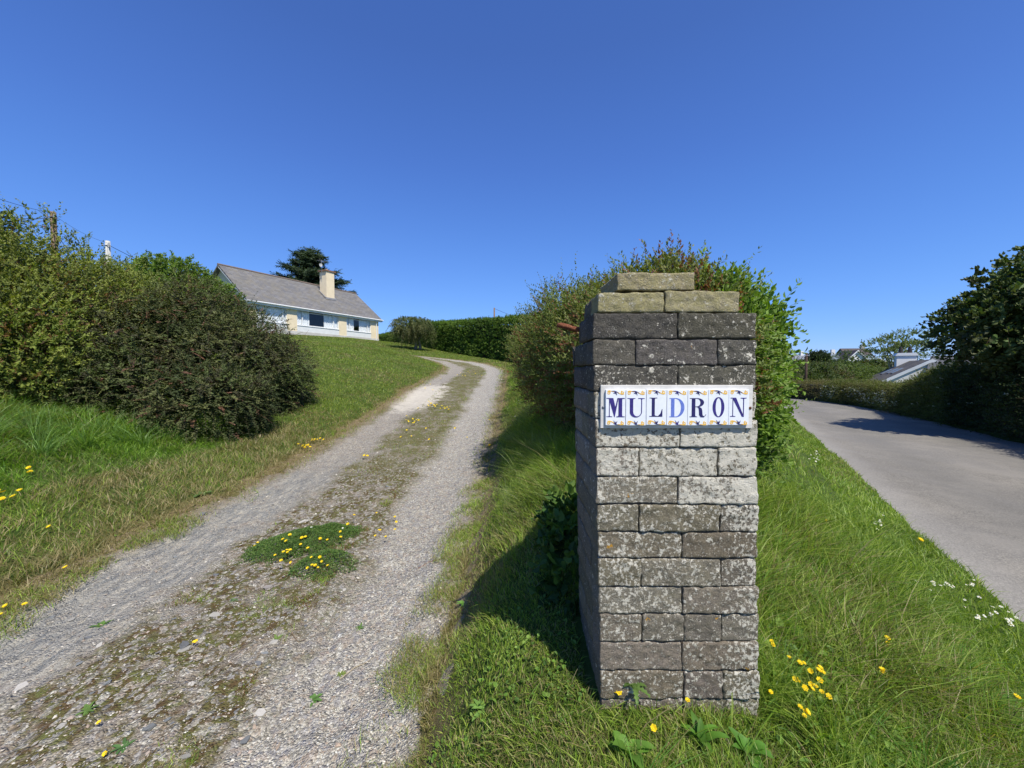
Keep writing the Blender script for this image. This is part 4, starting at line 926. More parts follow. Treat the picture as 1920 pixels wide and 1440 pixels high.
bush('shrub', 'large yellow-green shrub with brown twigs at the left edge of the picture', 'shrub',
     [(-7.75, 6.2, 1.6, 1.2, 1.3, 1.36), (-9.4, 6.4, 1.5, 1.5, 1.4, 1.45), (-7.2, 7.5, 1.4, 1.0, 1.1, 1.12), (-8.5, 8, 1.7, 1.2, 1.3, 1.4), (-7.1, 5.6, 1.05, .9, .9, .85), (-8.5, 5.6, 1.2, 1.3, 1.0, 1.1)], 10500,
     dict(per=12, Ls=.24, leaf=.050, wid=.027, up=.4, out=.8, rand=.45, droop=.15, pal=[(.12, .17, .03), (.17, .225, .04), (.23, .27, .05), (.09, .12, .03), (.12, .15, .03), (.20, .24, .055)], tipcol=(.30, .33, .07), red=(.19, .11, .045), redp=.15, patchf=1.1), seed=7, twig=.002, shell=(.76, 1.08), wob=.36, wf=2.6, nstem=16, stem_r=.04, fill=.5, sticks=90, shoots=.05)
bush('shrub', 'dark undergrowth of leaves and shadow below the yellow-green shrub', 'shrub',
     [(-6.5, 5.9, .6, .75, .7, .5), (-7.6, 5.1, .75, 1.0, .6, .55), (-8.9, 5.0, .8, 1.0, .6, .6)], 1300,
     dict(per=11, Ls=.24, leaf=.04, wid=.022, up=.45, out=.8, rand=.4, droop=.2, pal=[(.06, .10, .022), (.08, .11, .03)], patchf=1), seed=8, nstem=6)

def tree(name, label, base, trunk_h, tr, blobs, n, kw, seed, mat=None, group=None, lean=(0, 0), ntr=1, bark=None, shell=(.7, 1.08), wob=.3, fill=.4, nb=9, six=False, twig=.004):
    B = np.array(blobs, float); P, N = blob_shell(blobs, int(n * LITE), shell[0], shell[1], wob, 1.8, seed, cull=.6)
    lv, tw = sprays(P, N, **kw)
    if fill:
        Pf, Nf = blob_shell(blobs, int(n * fill * LITE), .35, .75, wob, 1.8, seed, cull=.3); lf, _ = sprays(Pf, Nf, **kw); lv = tuple(np.concatenate([a, b]) for a, b in zip(lv, lf))
    b = np.array([base[0], base[1], tz(base[0], base[1]) - .1 if len(base) < 3 else base[2]]); fork = b + np.array([lean[0], lean[1], trunk_h])
    mb = MB(); g = np.random.default_rng(seed)
    for k in range(ntr):
        o = np.array([k * tr * 3, k * tr, 0]); pts = [b + o + (fork - b) * s + np.array([math.sin(s * 5 + k) * tr * .5, 0, 0]) for s in np.linspace(0, 1, 6)]
        mb.tube(pts, np.linspace(tr * 1.25, tr * .75, 6), 9)
    for k in range(nb):
        j = g.integers(0, len(B)); e = B[j, :3] + g.normal(0, .35, 3) * B[j, 3:]; s = np.linspace(0, 1, 6)[:, None]; p = fork + (e - fork) * s; p[:, 2] += np.sin(s[:, 0] * np.pi) * .12 * np.linalg.norm(e - fork)
        mb.tube(p, np.linspace(tr * .6, tr * .1, 6), 6)
    cr = leaves_mesh('crown', *lv, mat or M_leaf, .25, six)
    pa = [('crown', cr), ('trunk', mb.mesh('trunk', [bark or M_bark], True))]
    if len(P) > 900: pa.append(('twigs', twig_mesh('twigs', tuple(t[::2] for t in tw), twig, M_twig)))
    return plant(name, label, 'tree', tuple(b), pa, group)

tree('broadleaf_tree', 'bright green rounded tree peeping above the dark shrub left of the bungalow roof', (-10.5, 12.2), 1.6, .12, [(-10.5, 12.0, 3.15, 1.1, 1.1, 1.1), (-9.8, 12.4, 2.65, 1.0, 1.1, 1.05), (-11.2, 12.4, 2.75, 1.1, 1.1, 1.1)], 4200,
     dict(per=11, Ls=.26, leaf=.085, wid=.055, up=.35, out=.7, rand=.5, droop=.15, pal=[(.08, .15, .02), (.12, .20, .03), (.15, .24, .04)], tipcol=(.20, .27, .05), patchf=1), 11)

# dark sycamore by the lane
tree('sycamore', 'big dark-leaved tree overhanging the far side of the lane at right', (11.9, 8.9), 1.2, .17,
     [(11.3, 8.0, 2.15, 1.6, 1.5, 1.15), (12.6, 8.2, 2.4, 1.8, 1.6, 1.35), (10.35, 8.2, 1.80, .95, 1.0, .60), (10.9, 7.7, 1.45, 1.0, .9, .62), (11.9, 7.0, 1.6, 1.3, 1.0, .75), (13.6, 7.6, 1.9, 1.5, 1.4, 1.3)], 3600,
     dict(per=10, Ls=.34, leaf=.10, wid=.08, up=.1, out=.9, rand=.35, droop=.4, pal=[(.055, .09, .025), (.07, .115, .03), (.09, .13, .035), (.06, .075, .03)], tipcol=(.11, .12, .04), patchf=1.4, var=.3), 12, mat=leaf_mat('dark_leaf', .2, .55, .22), six=True, fill=.7)
# pale open tree behind the white house
tree('broadleaf_tree', 'pale open-branched tree rising behind the white chimney', (53.0, 54.0), 3.5, .2,
     [(pxw(1648, 54), 54, pz(648, 54), 1.7, 1.6, .5), (pxw(1672, 54), 54, pz(640, 54), 1.7, 1.6, .5), (pxw(1700, 54), 54, pz(634, 54), 2.4, 1.9, .75), (pxw(1655, 54), 54, pz(665, 54), 2.3, 1.6, .55), (pxw(1715, 54), 54, pz(655, 54), 2.6, 1.8, .8), (pxw(1688, 54), 54, pz(660, 54), 2, 1.6, .55)], 800,
     dict(per=11, Ls=.75, leaf=.22, wid=.13, up=.35, out=.8, rand=.3, droop=.12, pal=[(.15, .20, .06), (.19, .23, .09), (.12, .16, .06)], patchf=.6), 13, fill=0, bark=plain('pale_bark', (.30, .28, .22), .9, .2, 12), nb=14, wob=.35)
# weeping small tree by the far hedge
tree('weeping_tree', 'small round weeping tree on the lawn in front of the clipped hedge', at(779, 656), 1.0, .10,
     [(at(774, 656)[0] - .1, at(774, 656)[1], at(774, 656)[2] + 1.85, 1.3, 1.2, .5), (at(793, 656)[0], at(779, 656)[1], at(779, 656)[2] + 1.65, .8, .9, .5), (at(752, 656)[0], at(774, 656)[1], at(774, 656)[2] + 1.55, .7, .8, .5)], 950,
     dict(per=14, Ls=.6, leaf=.13, wid=.05, up=.0, out=.6, rand=.25, droop=.9, pal=[(.10, .13, .045), (.13, .15, .055), (.16, .17, .07)], patchf=1), 14, ntr=2, bark=plain('grey_bark', (.33, .31, .27), .9, .2, 12), fill=.3)

def conifer(label, base, top, rad, seed):
    g = np.random.default_rng(seed); bx, by, bz = base; H = top - bz; mb = MB()
    mb.tube([(bx, by, bz), (bx, by, bz + H * .5), (bx, by, top)], [.35, .22, .04], 8)
    Ps, Ns = [], []
    for k in range(230):
        f = g.uniform(.12, 1) ** .8; z = bz + H * f; a = g.uniform(0, 2 * np.pi); r = rad * (1 - f) ** .75 * g.uniform(.6, 1.15) + .35
        m = max(4, int(r * 7)); s = np.linspace(.15, 1, m); d = np.array([math.cos(a), math.sin(a)])
        p = np.stack([bx + d[0] * r * s, by + d[1] * r * s, z - .10 * r * s + .16 * r * s ** 2 + g.normal(0, .05, m)], 1); Ps.append(p + g.normal(0, .14, p.shape) * (.3 + s[:, None]) * [1, 1, .4]); Ns.append(np.tile([d[0], d[1], .1], (m, 1)))
        mb.tube([(bx, by, z), tuple(p[-1])], [.07, .02], 4)
    P, N = np.concatenate(Ps), np.concatenate(Ns)
    P = np.repeat(P, 2, 0); N = np.repeat(N, 2, 0) + g.normal(0, .5, (len(P), 3)) * [1, 1, .3]; N = nrm(N)
    lv, tw = sprays(P, N, per=10, Ls=.75, leaf=.30, wid=.11, up=.05, out=1, rand=.3, droop=.1, pal=[(.035, .06, .028), (.05, .08, .038), (.065, .095, .045)], two=True, patchf=.5)
    plant('conifer', label, 'tree', (bx, by, bz), [('crown', leaves_mesh('crown', *lv, M_leaf_dull, .2)), ('trunk', mb.mesh('trunk', [M_bark], True))])
conifer('dark green conifer standing behind the bungalow roof, left of its chimney', (-25.4, 49.5, tz(-25.4, 49.5)), 16.1, 7.4, 5)
conifer('dark conifer tip only just showing at the extreme left above the shrub', (-21.5, 15.5, tz(-21.5, 15.5)), 7.05, 1.6, 6)

# ------------------------------------------------------------------ hedges
M_core = plain('hedge_dark_filler', (.045, .042, .022), .95, .3, 14, .8)  # dark opaque core added inside the hedges so no sky shows through
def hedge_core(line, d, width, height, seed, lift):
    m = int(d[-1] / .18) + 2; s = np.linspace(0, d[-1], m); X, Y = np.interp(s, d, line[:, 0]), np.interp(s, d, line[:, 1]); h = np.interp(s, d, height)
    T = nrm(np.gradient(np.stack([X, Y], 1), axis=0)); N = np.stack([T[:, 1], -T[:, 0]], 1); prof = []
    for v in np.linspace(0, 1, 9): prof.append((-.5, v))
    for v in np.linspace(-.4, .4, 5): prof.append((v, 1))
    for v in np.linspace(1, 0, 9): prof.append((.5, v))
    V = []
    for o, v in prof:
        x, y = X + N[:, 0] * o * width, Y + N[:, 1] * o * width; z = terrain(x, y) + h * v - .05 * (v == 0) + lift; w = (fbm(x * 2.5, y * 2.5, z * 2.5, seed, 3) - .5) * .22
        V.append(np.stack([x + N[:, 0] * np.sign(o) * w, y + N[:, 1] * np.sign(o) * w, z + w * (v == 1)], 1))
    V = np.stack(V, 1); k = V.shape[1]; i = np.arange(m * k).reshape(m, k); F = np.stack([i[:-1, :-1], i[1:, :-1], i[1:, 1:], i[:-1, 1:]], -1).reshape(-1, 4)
    return np_mesh('filler_core', V.reshape(-1, 3), [F, ], [M_core], smooth=True)
def hedge(name, label, line, width, height, n, kw, seed, wob=.12, mat=None, extra=None, base_lift=0.0, blossom=0, bl_range=(0, 1)):
    line = np.array(line, float); d = np.r_[0, np.cumsum(np.linalg.norm(np.diff(line[:, :2], axis=0), axis=1))]
    n = int(n * LITE); s = rng.uniform(0, d[-1], n); X = np.interp(s, d, line[:, 0]); Y = np.interp(s, d, line[:, 1]); h = np.interp(s, d, height)
    T = nrm(np.gradient(np.stack([np.interp(np.linspace(0, d[-1], 400), d, line[:, 0]), np.interp(np.linspace(0, d[-1], 400), d, line[:, 1])], 1), axis=0)); ti = np.clip((s / d[-1] * 399).astype(int), 0, 399); T = T[ti]; Nn = np.stack([T[:, 1], -T[:, 0]], 1)
    per = 2 * h + width; u = rng.uniform(0, 1, n) * per
    side = np.where(u < h, -1, np.where(u < 2 * h, 1, 0)); v = np.where(u < h, u, np.where(u < 2 * h, u - h, u - 2 * h))
    off = np.where(side == 0, v - width / 2, side * width / 2); zz = np.where(side == 0, h, v)
    tap = 1 - .12 * zz / h; off = off * tap
    dep = rng.uniform(-.28, .04, n) * width * .5
    w = (fbm(X * .9 + off, Y * .9, zz * .9, 200 + seed, 3) - .5) * 2 * wob
    N3 = np.stack([Nn[:, 0] * side, Nn[:, 1] * side, (side == 0) * 1.0], 1)
    cx, cy = X + Nn[:, 0] * off, Y + Nn[:, 1] * off; gz = terrain(X, Y)
    P = np.stack([cx, cy, gz + zz + base_lift], 1) + N3 * (w + dep)[:, None]
    lv, tw = sprays(P, nrm(N3 + [0, 0, .001]), **kw); bx, by = line[len(line) // 2][:2]; base = (bx, by, tz(bx, by))
    parts = [('foliage', leaves_mesh('foliage', *lv, mat or M_leaf, .25)), ('filler_core', hedge_core(line, d, width * .62, np.array(height) * .86, seed, base_lift)), ('twigs', twig_mesh('twigs', tuple(t[::2] for t in tw), .003, M_twig))]
    if blossom:
        k = (side == -1) & (zz > .25 * h) & (zz < .85 * h) & (fbm(X * 1.2, Y * 1.2, zz * 1.4, 9, 2) > .47) & (s > bl_range[0] * d[-1]) & (s < bl_range[1] * d[-1])
        Pb = P[k][:blossom] + N3[k][:blossom] * .10
        lb, _ = sprays(Pb, N3[k][:blossom], per=7, Ls=.10, leaf=.035, wid=.032, up=.3, out=1, rand=.6, droop=.1, pal=[(.62, .64, .60), (.75, .76, .72)], patchf=1)
        parts.append(('blossom', leaves_mesh('blossom', *lb, M_petal, .1)))
    return plant(name, label, 'hedge', base, parts)
hk = dict(per=9, Ls=.26, leaf=.10, wid=.06, up=.35, out=.8, rand=.4, droop=.12, pal=[(.07, .13, .02), (.10, .18, .025), (.13, .21, .03)], patchf=.5)
hedge('clipped_hedge', 'long clipped green hedge closing the lawn right of the bungalow', [(2.4, 20.4), (-.2, 25.2), (-3.6, 30.2), (-7.2, 36), (-10.2, 41)], 1.8, [2.5, 2.55, 2.4, 2.25, 2.1], 15000, {**hk, 'Ls': .26}, 1, .08)
hedge('clipped_hedge', 'low dark clipped hedge beside the right corner of the bungalow', [(-9.8, 41.5), (-14.5, 47.5), (-18, 52)], 1.4, [1.2, 1.25, 1.2], 3500, hk, 2, .1)
def redge(y, off): return (float(road_r(y)) + off, y)
gk = dict(per=10, Ls=.28, leaf=.055, wid=.03, up=.4, out=.8, rand=.45, droop=.15, pal=[(.07, .095, .022), (.10, .13, .028), (.13, .15, .035), (.09, .09, .035)], patchf=.9, tipcol=(.17, .19, .05))
hedge('clipped_hedge', 'short trimmed brownish hedge at the far bend of the lane', [redge(20.0, .5), redge(23, .5), redge(27, .5)], 1.0, [.92, .95, .9], 1500, {**gk, 'pal': [(.14, .12, .05), (.17, .15, .06), (.12, .12, .04)]}, 3, .04)
hedge('flowering_hedge', 'loose hedge with drifts of small white blossom along the lane', [redge(12.6, .75), redge(16, .7), redge(20.3, .6)], 1.5, [.84, .86, .92], 7000, gk, 4, .16, blossom=420)
hedge('hedgerow', 'tall bulging dark green hedge beside the lane in front of the white house', [redge(9.4, .75), redge(11, .85), redge(12.9, .8)], 1.7, [1.4, 1.38, .92], 6000, {**gk, 'pal': [(.045, .07, .018), (.065, .09, .022), (.10, .13, .028)]}, 5, .2, blossom=14)
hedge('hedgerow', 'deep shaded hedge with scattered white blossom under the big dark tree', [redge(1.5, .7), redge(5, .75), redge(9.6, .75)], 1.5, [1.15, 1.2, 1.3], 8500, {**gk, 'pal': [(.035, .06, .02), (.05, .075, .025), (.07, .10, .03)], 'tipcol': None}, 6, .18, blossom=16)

# far greenery beyond the bend
far = dict(per=9, Ls=.6, leaf=.20, wid=.12, up=.4, out=.8, rand=.4, droop=.1, pal=[(.05, .075, .02), (.07, .10, .025), (.10, .13, .035), (.09, .08, .035)], patchf=.25)
bush('shrub', 'mixed green and brown scrub filling the bend beyond the end of the lane', 'shrub', [(pxw(1478, 36), 36, -.1, 2.2, 1.6, 1.3), (pxw(1515, 38), 38, -.2, 2.4, 1.6, 1.5), (pxw(1550, 40), 40, -.3, 2.4, 1.6, 1.5), (pxw(1440, 34), 34, .0, 2.4, 1.6, 1.4)], 1500, far, seed=21, twig=0)
bush('shrub', 'grassy green bank of low growth where the lane disappears', 'shrub', [(pxw(1488, 29), 29, -.9, 1.6, 1.2, .75), (pxw(1462, 27), 27, -.8, 1.6, 1.2, .8)], 600, {**far, 'leaf': .12, 'wid': .05, 'Ls': .4, 'pal': [(.07, .12, .025), (.09, .15, .03)]}, seed=22, twig=0)
bush('shrub', 'broad pale green shrubbery left of the white house roof', 'shrub', [(pxw(1585, 44), 44, -.1, 2.6, 2, 1.5), (pxw(1625, 46), 46, -.2, 2.4, 2, 1.4), (pxw(1560, 42), 42, -.4, 2, 2, 1.3)], 1300, {**far, 'pal': [(.09, .13, .03), (.12, .17, .045), (.14, .18, .06)]}, seed=23, twig=0)
for k, (px, top, w) in enumerate([(1566, 664, .5), (1578, 657, .45), (1590, 656, .5), (1601, 668, .6)]):
    d = 46; x = pxw(px, d); zt = pz(top, d)
    tree('poplar_sapling', ['shorter of the thin upright saplings, leftmost beside the round dark tree', 'second thin upright sapling from the left', 'tallest of the thin upright saplings against the sky', 'bushier sapling at the right end of the thin row'][k], (x, d), 1.2, .05, [(x, d, zt - .8 - j * .9, w * (.45 + .3 * j), w * (.45 + .3 * j), .75) for j in range(3)], 130, {**far, 'Ls': .4, 'leaf': .16, 'wid': .09, 'up': .9, 'pal': [(.11, .15, .05), (.14, .18, .07)]}, 30 + k, group='thin upright saplings beyond the lane', nb=4, fill=0)
d = 95; tree('broadleaf_tree', 'round dark tree on the skyline among the distant white houses', (pxw(1533, d), d), 1.5, .3, [(pxw(1533, d), d, pz(676, d), 2.3, 2, 2.0), (pxw(1526, d), d, pz(682, d), 1.7, 1.6, 1.6), (pxw(1541, d), d, pz(680, d), 1.7, 1.6, 1.7)], 900, {**far, 'leaf': .4, 'wid': .25, 'Ls': .7, 'pal': [(.03, .05, .02), (.045, .07, .025)]}, 40, fill=.3, twig=.01)
bush('treeline', 'line of distant dark green trees below the houses on the skyline', 'trees', [(pxw(p, 84), 84 + (p % 7), pz(697 + (p * 7 % 5) - 2, 84), 3.2, 2, 1.7 + (p * 13 % 5) * .1) for p in range(1440, 1800, 17)], 3200, {**far, 'leaf': .45, 'wid': .28, 'Ls': .8}, seed=41, twig=0)

# ------------------------------------------------------------------ ivy and weeds
bush('ivy', 'dark ivy clump in the shade close to the left side of the pillar', 'ivy', [(.23, 1.64, .02, .06, .18, .22), (.21, 1.62, -.12, .08, .18, .14), (.28, 1.9, .10, .09, .18, .18)], 130,
     dict(per=5, Ls=.09, leaf=.042, wid=.040, up=.2, out=.9, rand=.4, droop=.3, pal=[(.04, .085, .022), (.07, .14, .03), (.10, .17, .03)], patchf=3), seed=50, six=True, twig=.0015, fill=.3, nstem=3, stem_r=.004)

def strap_leaf(mb_v, mb_f, base, az, el, ln, wd, curl, wav, toothed=False, seg=7):
    """arching leaf with a folded midrib"""
    d = np.array([math.cos(az), math.sin(az), 0]); s = np.array([-d[1], d[0], 0]); p = np.array(base, float); e = el; n0 = sum(len(v) for v in mb_v); V = []
    for k in range(seg + 1):
        t = k / seg; w = wd * (math.sin(math.pi * min(1, t ** .8 * .93 + .07)) ** .7) * .5
        if toothed: w *= (1.0 if k % 2 else .45)
        up = np.array([-d[0] * math.sin(e), -d[1] * math.sin(e), math.cos(e)])
        z = wav * wd * math.sin(k * 2.1 + az * 3)
        V += [p - s * w + up * (w * .35 + z), p, p + s * w + up * (w * .35 - z)]
        p = p + (d * math.cos(e) + np.array([0, 0, math.sin(e)])) * ln / seg; e -= curl / seg
    mb_v.append(np.array(V))
    for k in range(seg):
        a = n0 + 3 * k; mb_f += [(a, a + 1, a + 4, a + 3), (a + 1, a + 2, a + 5, a + 4)]
def weed(label, loc, nl, ln, wd, el, curl, col, seed, toothed=False, wav=.05, name='weed', group=None, cat='weed'):
    g = np.random.default_rng(seed); V, F = [], []; C_ = []
    for k in range(nl):
        az = k * 2.4 + g.uniform(-.3, .3); strap_leaf(V, F, (g.normal(0, .004), g.normal(0, .004), 0), az, el * g.uniform(.6, 1.3), ln * g.uniform(.6, 1.15), wd * g.uniform(.75, 1.2), curl * g.uniform(.6, 1.3), wav, toothed, 11 if toothed else 7)
        C_.append(np.tile(np.array(col) * g.uniform(.75, 1.25), (len(V[-1]), 1)))
    me = np_mesh(name, np.concatenate(V), [np.array(F)], [M_leaf], col=np.concatenate(C_), smooth=True)
    return tag(link(name, me, None, loc), label, cat, group)
q = plane_y(1190, 1290, PY - .012); weed('toothed dandelion rosette growing out of the foot of the pillar front', (q[0], PY - .01, q[2]), 8, .052, .02, .5, 1.5, (.10, .17, .04), 1, True, name='dandelion', cat='weed')
G = 'broad leaved weeds in the right verge'
for k, (px, py, ln, wd, el, c, lb) in enumerate([
    (1312, 1402, .07, .02, 1.1, (.10, .22, .03), 'upright crinkled dock leaves below the middle of the pillar'), (1402, 1425, .07, .026, 1.1, (.08, .19, .025), 'broad dock leaves below the right corner of the pillar'),
    (1180, 1425, .07, .034, .9, (.13, .26, .04), 'glossy broad leaves at the bottom edge below the pillar'), (1640, 1352, .065, .035, .5, (.26, .33, .09), 'pale yellowish leaf pair in the long grass by the bottom right flowers'),
    (1470, 1180, .10, .045, .5, (.07, .17, .025), 'dark dock leaves right of the middle of the pillar'), (1500, 1110, .11, .05, .4, (.08, .17, .03), 'large dark dock rosette in the verge right of the pillar'),
    (1606, 1300, .06, .025, .8, (.20, .28, .06), 'small light green weed beside the lower right flower cluster'), (1452, 1215, .08, .04, .4, (.15, .24, .09), 'grey-green weed touching the lower right edge of the pillar')]):
    x, y, z = at(px, py); weed(lb, (x, y, z + .01), 7, ln, wd, el, 1.3, c, 60 + k, group=G, name='dock_plant')
G = 'flat rosette weeds beside the driveway'
for k, (px, py, ln, c, lb) in enumerate([(182, 1064, .05, (.13, .22, .05), 'lone green rosette on the stony edge of the left rut'), (190, 1168, .06, (.10, .19, .04), 'green rosette at the left driveway edge near the lower left'),
    (378, 925, .14, (.10, .17, .05), 'larger grassy rosette on the bank above the left rut'), (518, 1195, .04, (.16, .24, .06), 'light green rosette in the middle strip, nearest the dry moss'), (587, 1296, .05, (.10, .19, .05), 'green rosette between the tracks near the bottom'),
    (675, 1165, .03, (.11, .20, .05), 'tiny green rosette at the inner edge of the right rut'), (440, 1128, .035, (.12, .18, .08), 'blue-green rosette just below the clover patch'), (640, 1245, .035, (.15, .2, .05), 'small rosette next to the pale stick'),
    (165, 1335, .05, (.12, .20, .05), 'rosette near the bottom left of the gravel'), (232, 1400, .045, (.08, .16, .05), 'dark rosette in the bottom left gravel corner'), (870, 1130, .045, (.13, .26, .05), 'pointed green leaves in the grass strip left of the pillar shadow'), (905, 1330, .05, (.16, .28, .06), 'light plantain leaves in the grass strip below the pillar shadow')]):
    x, y, z = at(px, py + 3); weed(lb, (x, y, surf_z(x, y) + .001), 11, ln * .85, ln * .27, .28, .45, tuple(1.25 * v for v in c), 80 + k, group=G, name='plantain')

def clover(cx, cy, rx, ry, rot, n, seed):
    g = np.random.default_rng(seed); a = g.uniform(0, 2 * np.pi, n); r = g.uniform(0, 1, n) ** .62; ca, sa = math.cos(rot), math.sin(rot)
    lim = .6 + .75 * fbm(np.cos(a) * 3.5 + 7, np.sin(a) * 3.5, 0, seed, 4) + g.normal(0, .09, n); r = r * lim
    X, Y = rx * r * np.cos(a), ry * r * np.sin(a); x, y = cx + X * ca - Y * sa, cy + X * sa + Y * ca
    z = terrain(x, y) + .075 * np.clip(1 - r ** 2, 0, 1) * (.5 + fbm(x * 9, y * 9, 0, 3, 2)) - .008 + g.uniform(0, .01, n)
    P = np.stack([x, y, z], 1); A = nrm(np.stack([g.normal(0, 1, n), g.normal(0, 1, n), g.uniform(-.1, .8, n)], 1)); S = nrm(np.cross(A, [0, 0, 1.0]) + g.normal(0, .3, (n, 3)))
    c = np.array([(.06, .125, .028), (.09, .17, .035), (.13, .20, .045)])[g.integers(0, 3, n)] * g.uniform(.7, 1.25, (n, 1))
    return P, A, S, g.uniform(.009, .017, n), g.uniform(.005, .009, n), c
ps = [clover(-1.66, 3.12, .47, .30, .75, int(19000 * LITE), 4), clover(-1.35, 2.72, .22, .20, .3, int(4000 * LITE), 5)]
me = leaves_mesh('clover_patch', *[np.concatenate(z) for z in zip(*ps)], M_leaf, .2)
tag(link('clover_patch', me), 'low dark green mat of clover and trefoil between the tracks', 'clover', None, 'stuff')

# flowers
M_stem = plain('green_stem', (.08, .14, .03), .7, .1, 30)
def flower_mesh(kind):
    V, F, C_ = [], [], []; g = np.random.default_rng(3 if kind == 'y' else 4)
    def petal(c, az, el, ln, wd, col):
        d = np.array([math.cos(az) * math.cos(el), math.sin(az) * math.cos(el), math.sin(el)]); s = np.array([-math.sin(az), math.cos(az), 0]); n = len(V); u = np.cross(d, s)
        V.extend([c, c + d * ln * .5 + s * wd / 2 + u * wd * .2, c + d * ln, c + d * ln * .5 - s * wd / 2 + u * wd * .2]); F.append((n, n + 1, n + 2, n + 3)); C_.extend([col] * 4)
    if kind == 'y':
        for k in range(6):
            a = k * 1.05; c = np.array([math.cos(a), math.sin(a), 0]) * .003 + [0, 0, .028]
            petal(np.array([0, 0, .0285]), a + .5, .75, .006, .006, np.array((.86, .66, .03)))
            for j in range(3): petal(c, a + (j - 1) * .7, .5 + .25 * (j == 1), .0095, .0075, np.array((.86, .68, .03)) * (.85 + .3 * g.random()))
    else:
        for k in range(13): petal(np.array([0, 0, .03]), k * 2 * math.pi / 13, .15, .0085, .0034, np.array((.80, .80, .80)))
        for k in range(6): petal(np.array([0, 0, .0315]), k * 1.05, .9, .003, .003, np.array((.75, .5, .03)))
    n = len(V); V.extend([np.array((.0008, 0, -.01)), np.array((-.0008, 0, -.01)), np.array((-.0006, 0, .03)), np.array((.0006, 0, .03))]); F.append((n, n + 1, n + 2, n + 3)); C_.extend([np.array((.08, .15, .03))] * 4)
    return np_mesh('trefoil_flower' if kind == 'y' else 'daisy', np.array(V), [np.array(F)], [M_petal], col=np.array(C_))
MY, MW = flower_mesh('y'), flower_mesh('w')
ORD = ['first', 'second', 'third', 'fourth', 'fifth', 'sixth', 'seventh', 'eighth', 'ninth', 'tenth', 'eleventh', 'twelfth', 'thirteenth', 'fourteenth', 'fifteenth', 'sixteenth', 'seventeenth', 'eighteenth', 'nineteenth', 'twentieth'] 
ORD += ['twenty-' + o for o in ORD[:9]] + ['thirtieth'] + ['thirty-' + o for o in ORD[:9]] + ['fortieth'] + ['forty-' + o for o in ORD[:9]] + ['fiftieth'] + ['fifty-' + o for o in ORD[:9]] + ['sixtieth'] + ['sixty-' + o for o in ORD[:9]]
def flowers(kind, pix, label, group, sc=1.0, lift=0.0):
    me = MY if kind == 'y' else MW; src = None; done = []; pix = sorted(pix)
    for (px, py) in pix:
        x, y, z = at(px, py + 6); r = math.hypot(x, y); z = surf_z(x, y) + (.02 if 'clover' in group else 0)
        if src is None: o = src = link('trefoil_flower' if kind == 'y' else 'daisy', me)
        else: o = src.copy(); COL.objects.link(o)
        k = (sc if r > 4 else min(sc, .50 + .17 * r)) * rng.uniform(.8, 1.25); o.location = (x, y, z + lift); o.scale = (k, k, k); o.rotation_euler = (rng.uniform(.0, .75), rng.uniform(-.3, .3), rng.uniform(-.6, .6))
        tag(o, label if len(pix) == 1 else label + ', ' + (ORD[len(done)] + ' from the left' if len(done) else 'leftmost one'), 'flower', group); done.append(1)
jit = lambda cx, cy, sx, sy, n: [(cx + rng.normal(0, sx), cy + rng.normal(0, sy)) for _ in range(n)]
flowers('y', [(483, 1032), (481, 1036), (535, 1027), (541, 1030), (541, 1047), (533, 1050), (537, 1044), (545, 1045), (518, 1055), (568, 1023), (573, 1021), (550, 1064), (530, 1068), (587, 1059), (601, 1059), (593, 1071), (596, 1074), (617, 1073), (613, 1050), (616, 1026), (601, 1020), (579, 1041), (544, 1018), (655, 994), (637, 1019), (640, 1012), (663, 978), (586, 1072), (565, 1035), (606, 1062), (580, 1073)], 'yellow trefoil flower in the clover mat', 'trefoil flowers in the clover mat', 1.35, .025)
flowers('w', [(591, 972), (608, 979), (586, 993), (585, 1004), (626, 963), (643, 1003)], 'white daisy in the clover mat between the tracks', 'daisies in the clover mat', 1.1, .03)
flowers('y', [(741, 970), (742, 978), (740, 994), (706, 1004), (708, 965)] + jit(725, 990, 14, 10, 3), 'small yellow flower just right of the clover mat', 'small yellow flowers right of the clover mat', 1.0, .0)
flowers('y', [(62, 884), (57, 891), (60, 897), (5, 932), (12, 936), (42, 932), (35, 942), (8, 945), (3, 983), (100, 996), (130, 1075), (48, 1140), (18, 1140), (4, 1165)], 'yellow flower in the rough grass at far left', 'yellow flowers on the left bank', 1.6, .03)
flowers('y', [(368, 1208), (371, 1211)], 'yellow flower on the brown moss between the tracks', 'paired yellow flowers on the brown moss', 1.1, .0)
flowers('y', [(190, 1362), (206, 1410)], 'yellow flower in the gravel near the bottom left corner', 'yellow flowers in the bottom left gravel', 1.0, .0)
flowers('y', jit(572, 836, 9, 4, 10) + jit(594, 826, 6, 4, 8), 'yellow flower on the lawn edge by the left rut', 'yellow flowers at the lawn edge by the left rut', 1.6, .02)
flowers('y', jit(772, 790, 8, 4, 12) + jit(812, 757, 9, 3, 16) + jit(838, 765, 6, 2, 6) + jit(850, 800, 60, 18, 10) + jit(685, 857, 3, 3, 3) + jit(880, 697, 14, 3, 12) + jit(805, 720, 8, 6, 5), 'distant yellow flower up the middle of the driveway', 'yellow flowers up the middle of the driveway', 1.7, .01)
flowers('y', [(1152, 1312), (1158, 1318), (1155, 1324), (1175, 1316), (1179, 1322)], 'yellow flower at the lower left pillar corner', 'yellow flowers at the foot of the pillar', .75, .03)
flowers('y', [(1445, 1240), (1442, 1244)], 'single yellow flower just right of the lower pillar edge', 'yellow flower close to the right pillar edge', .8, .06)
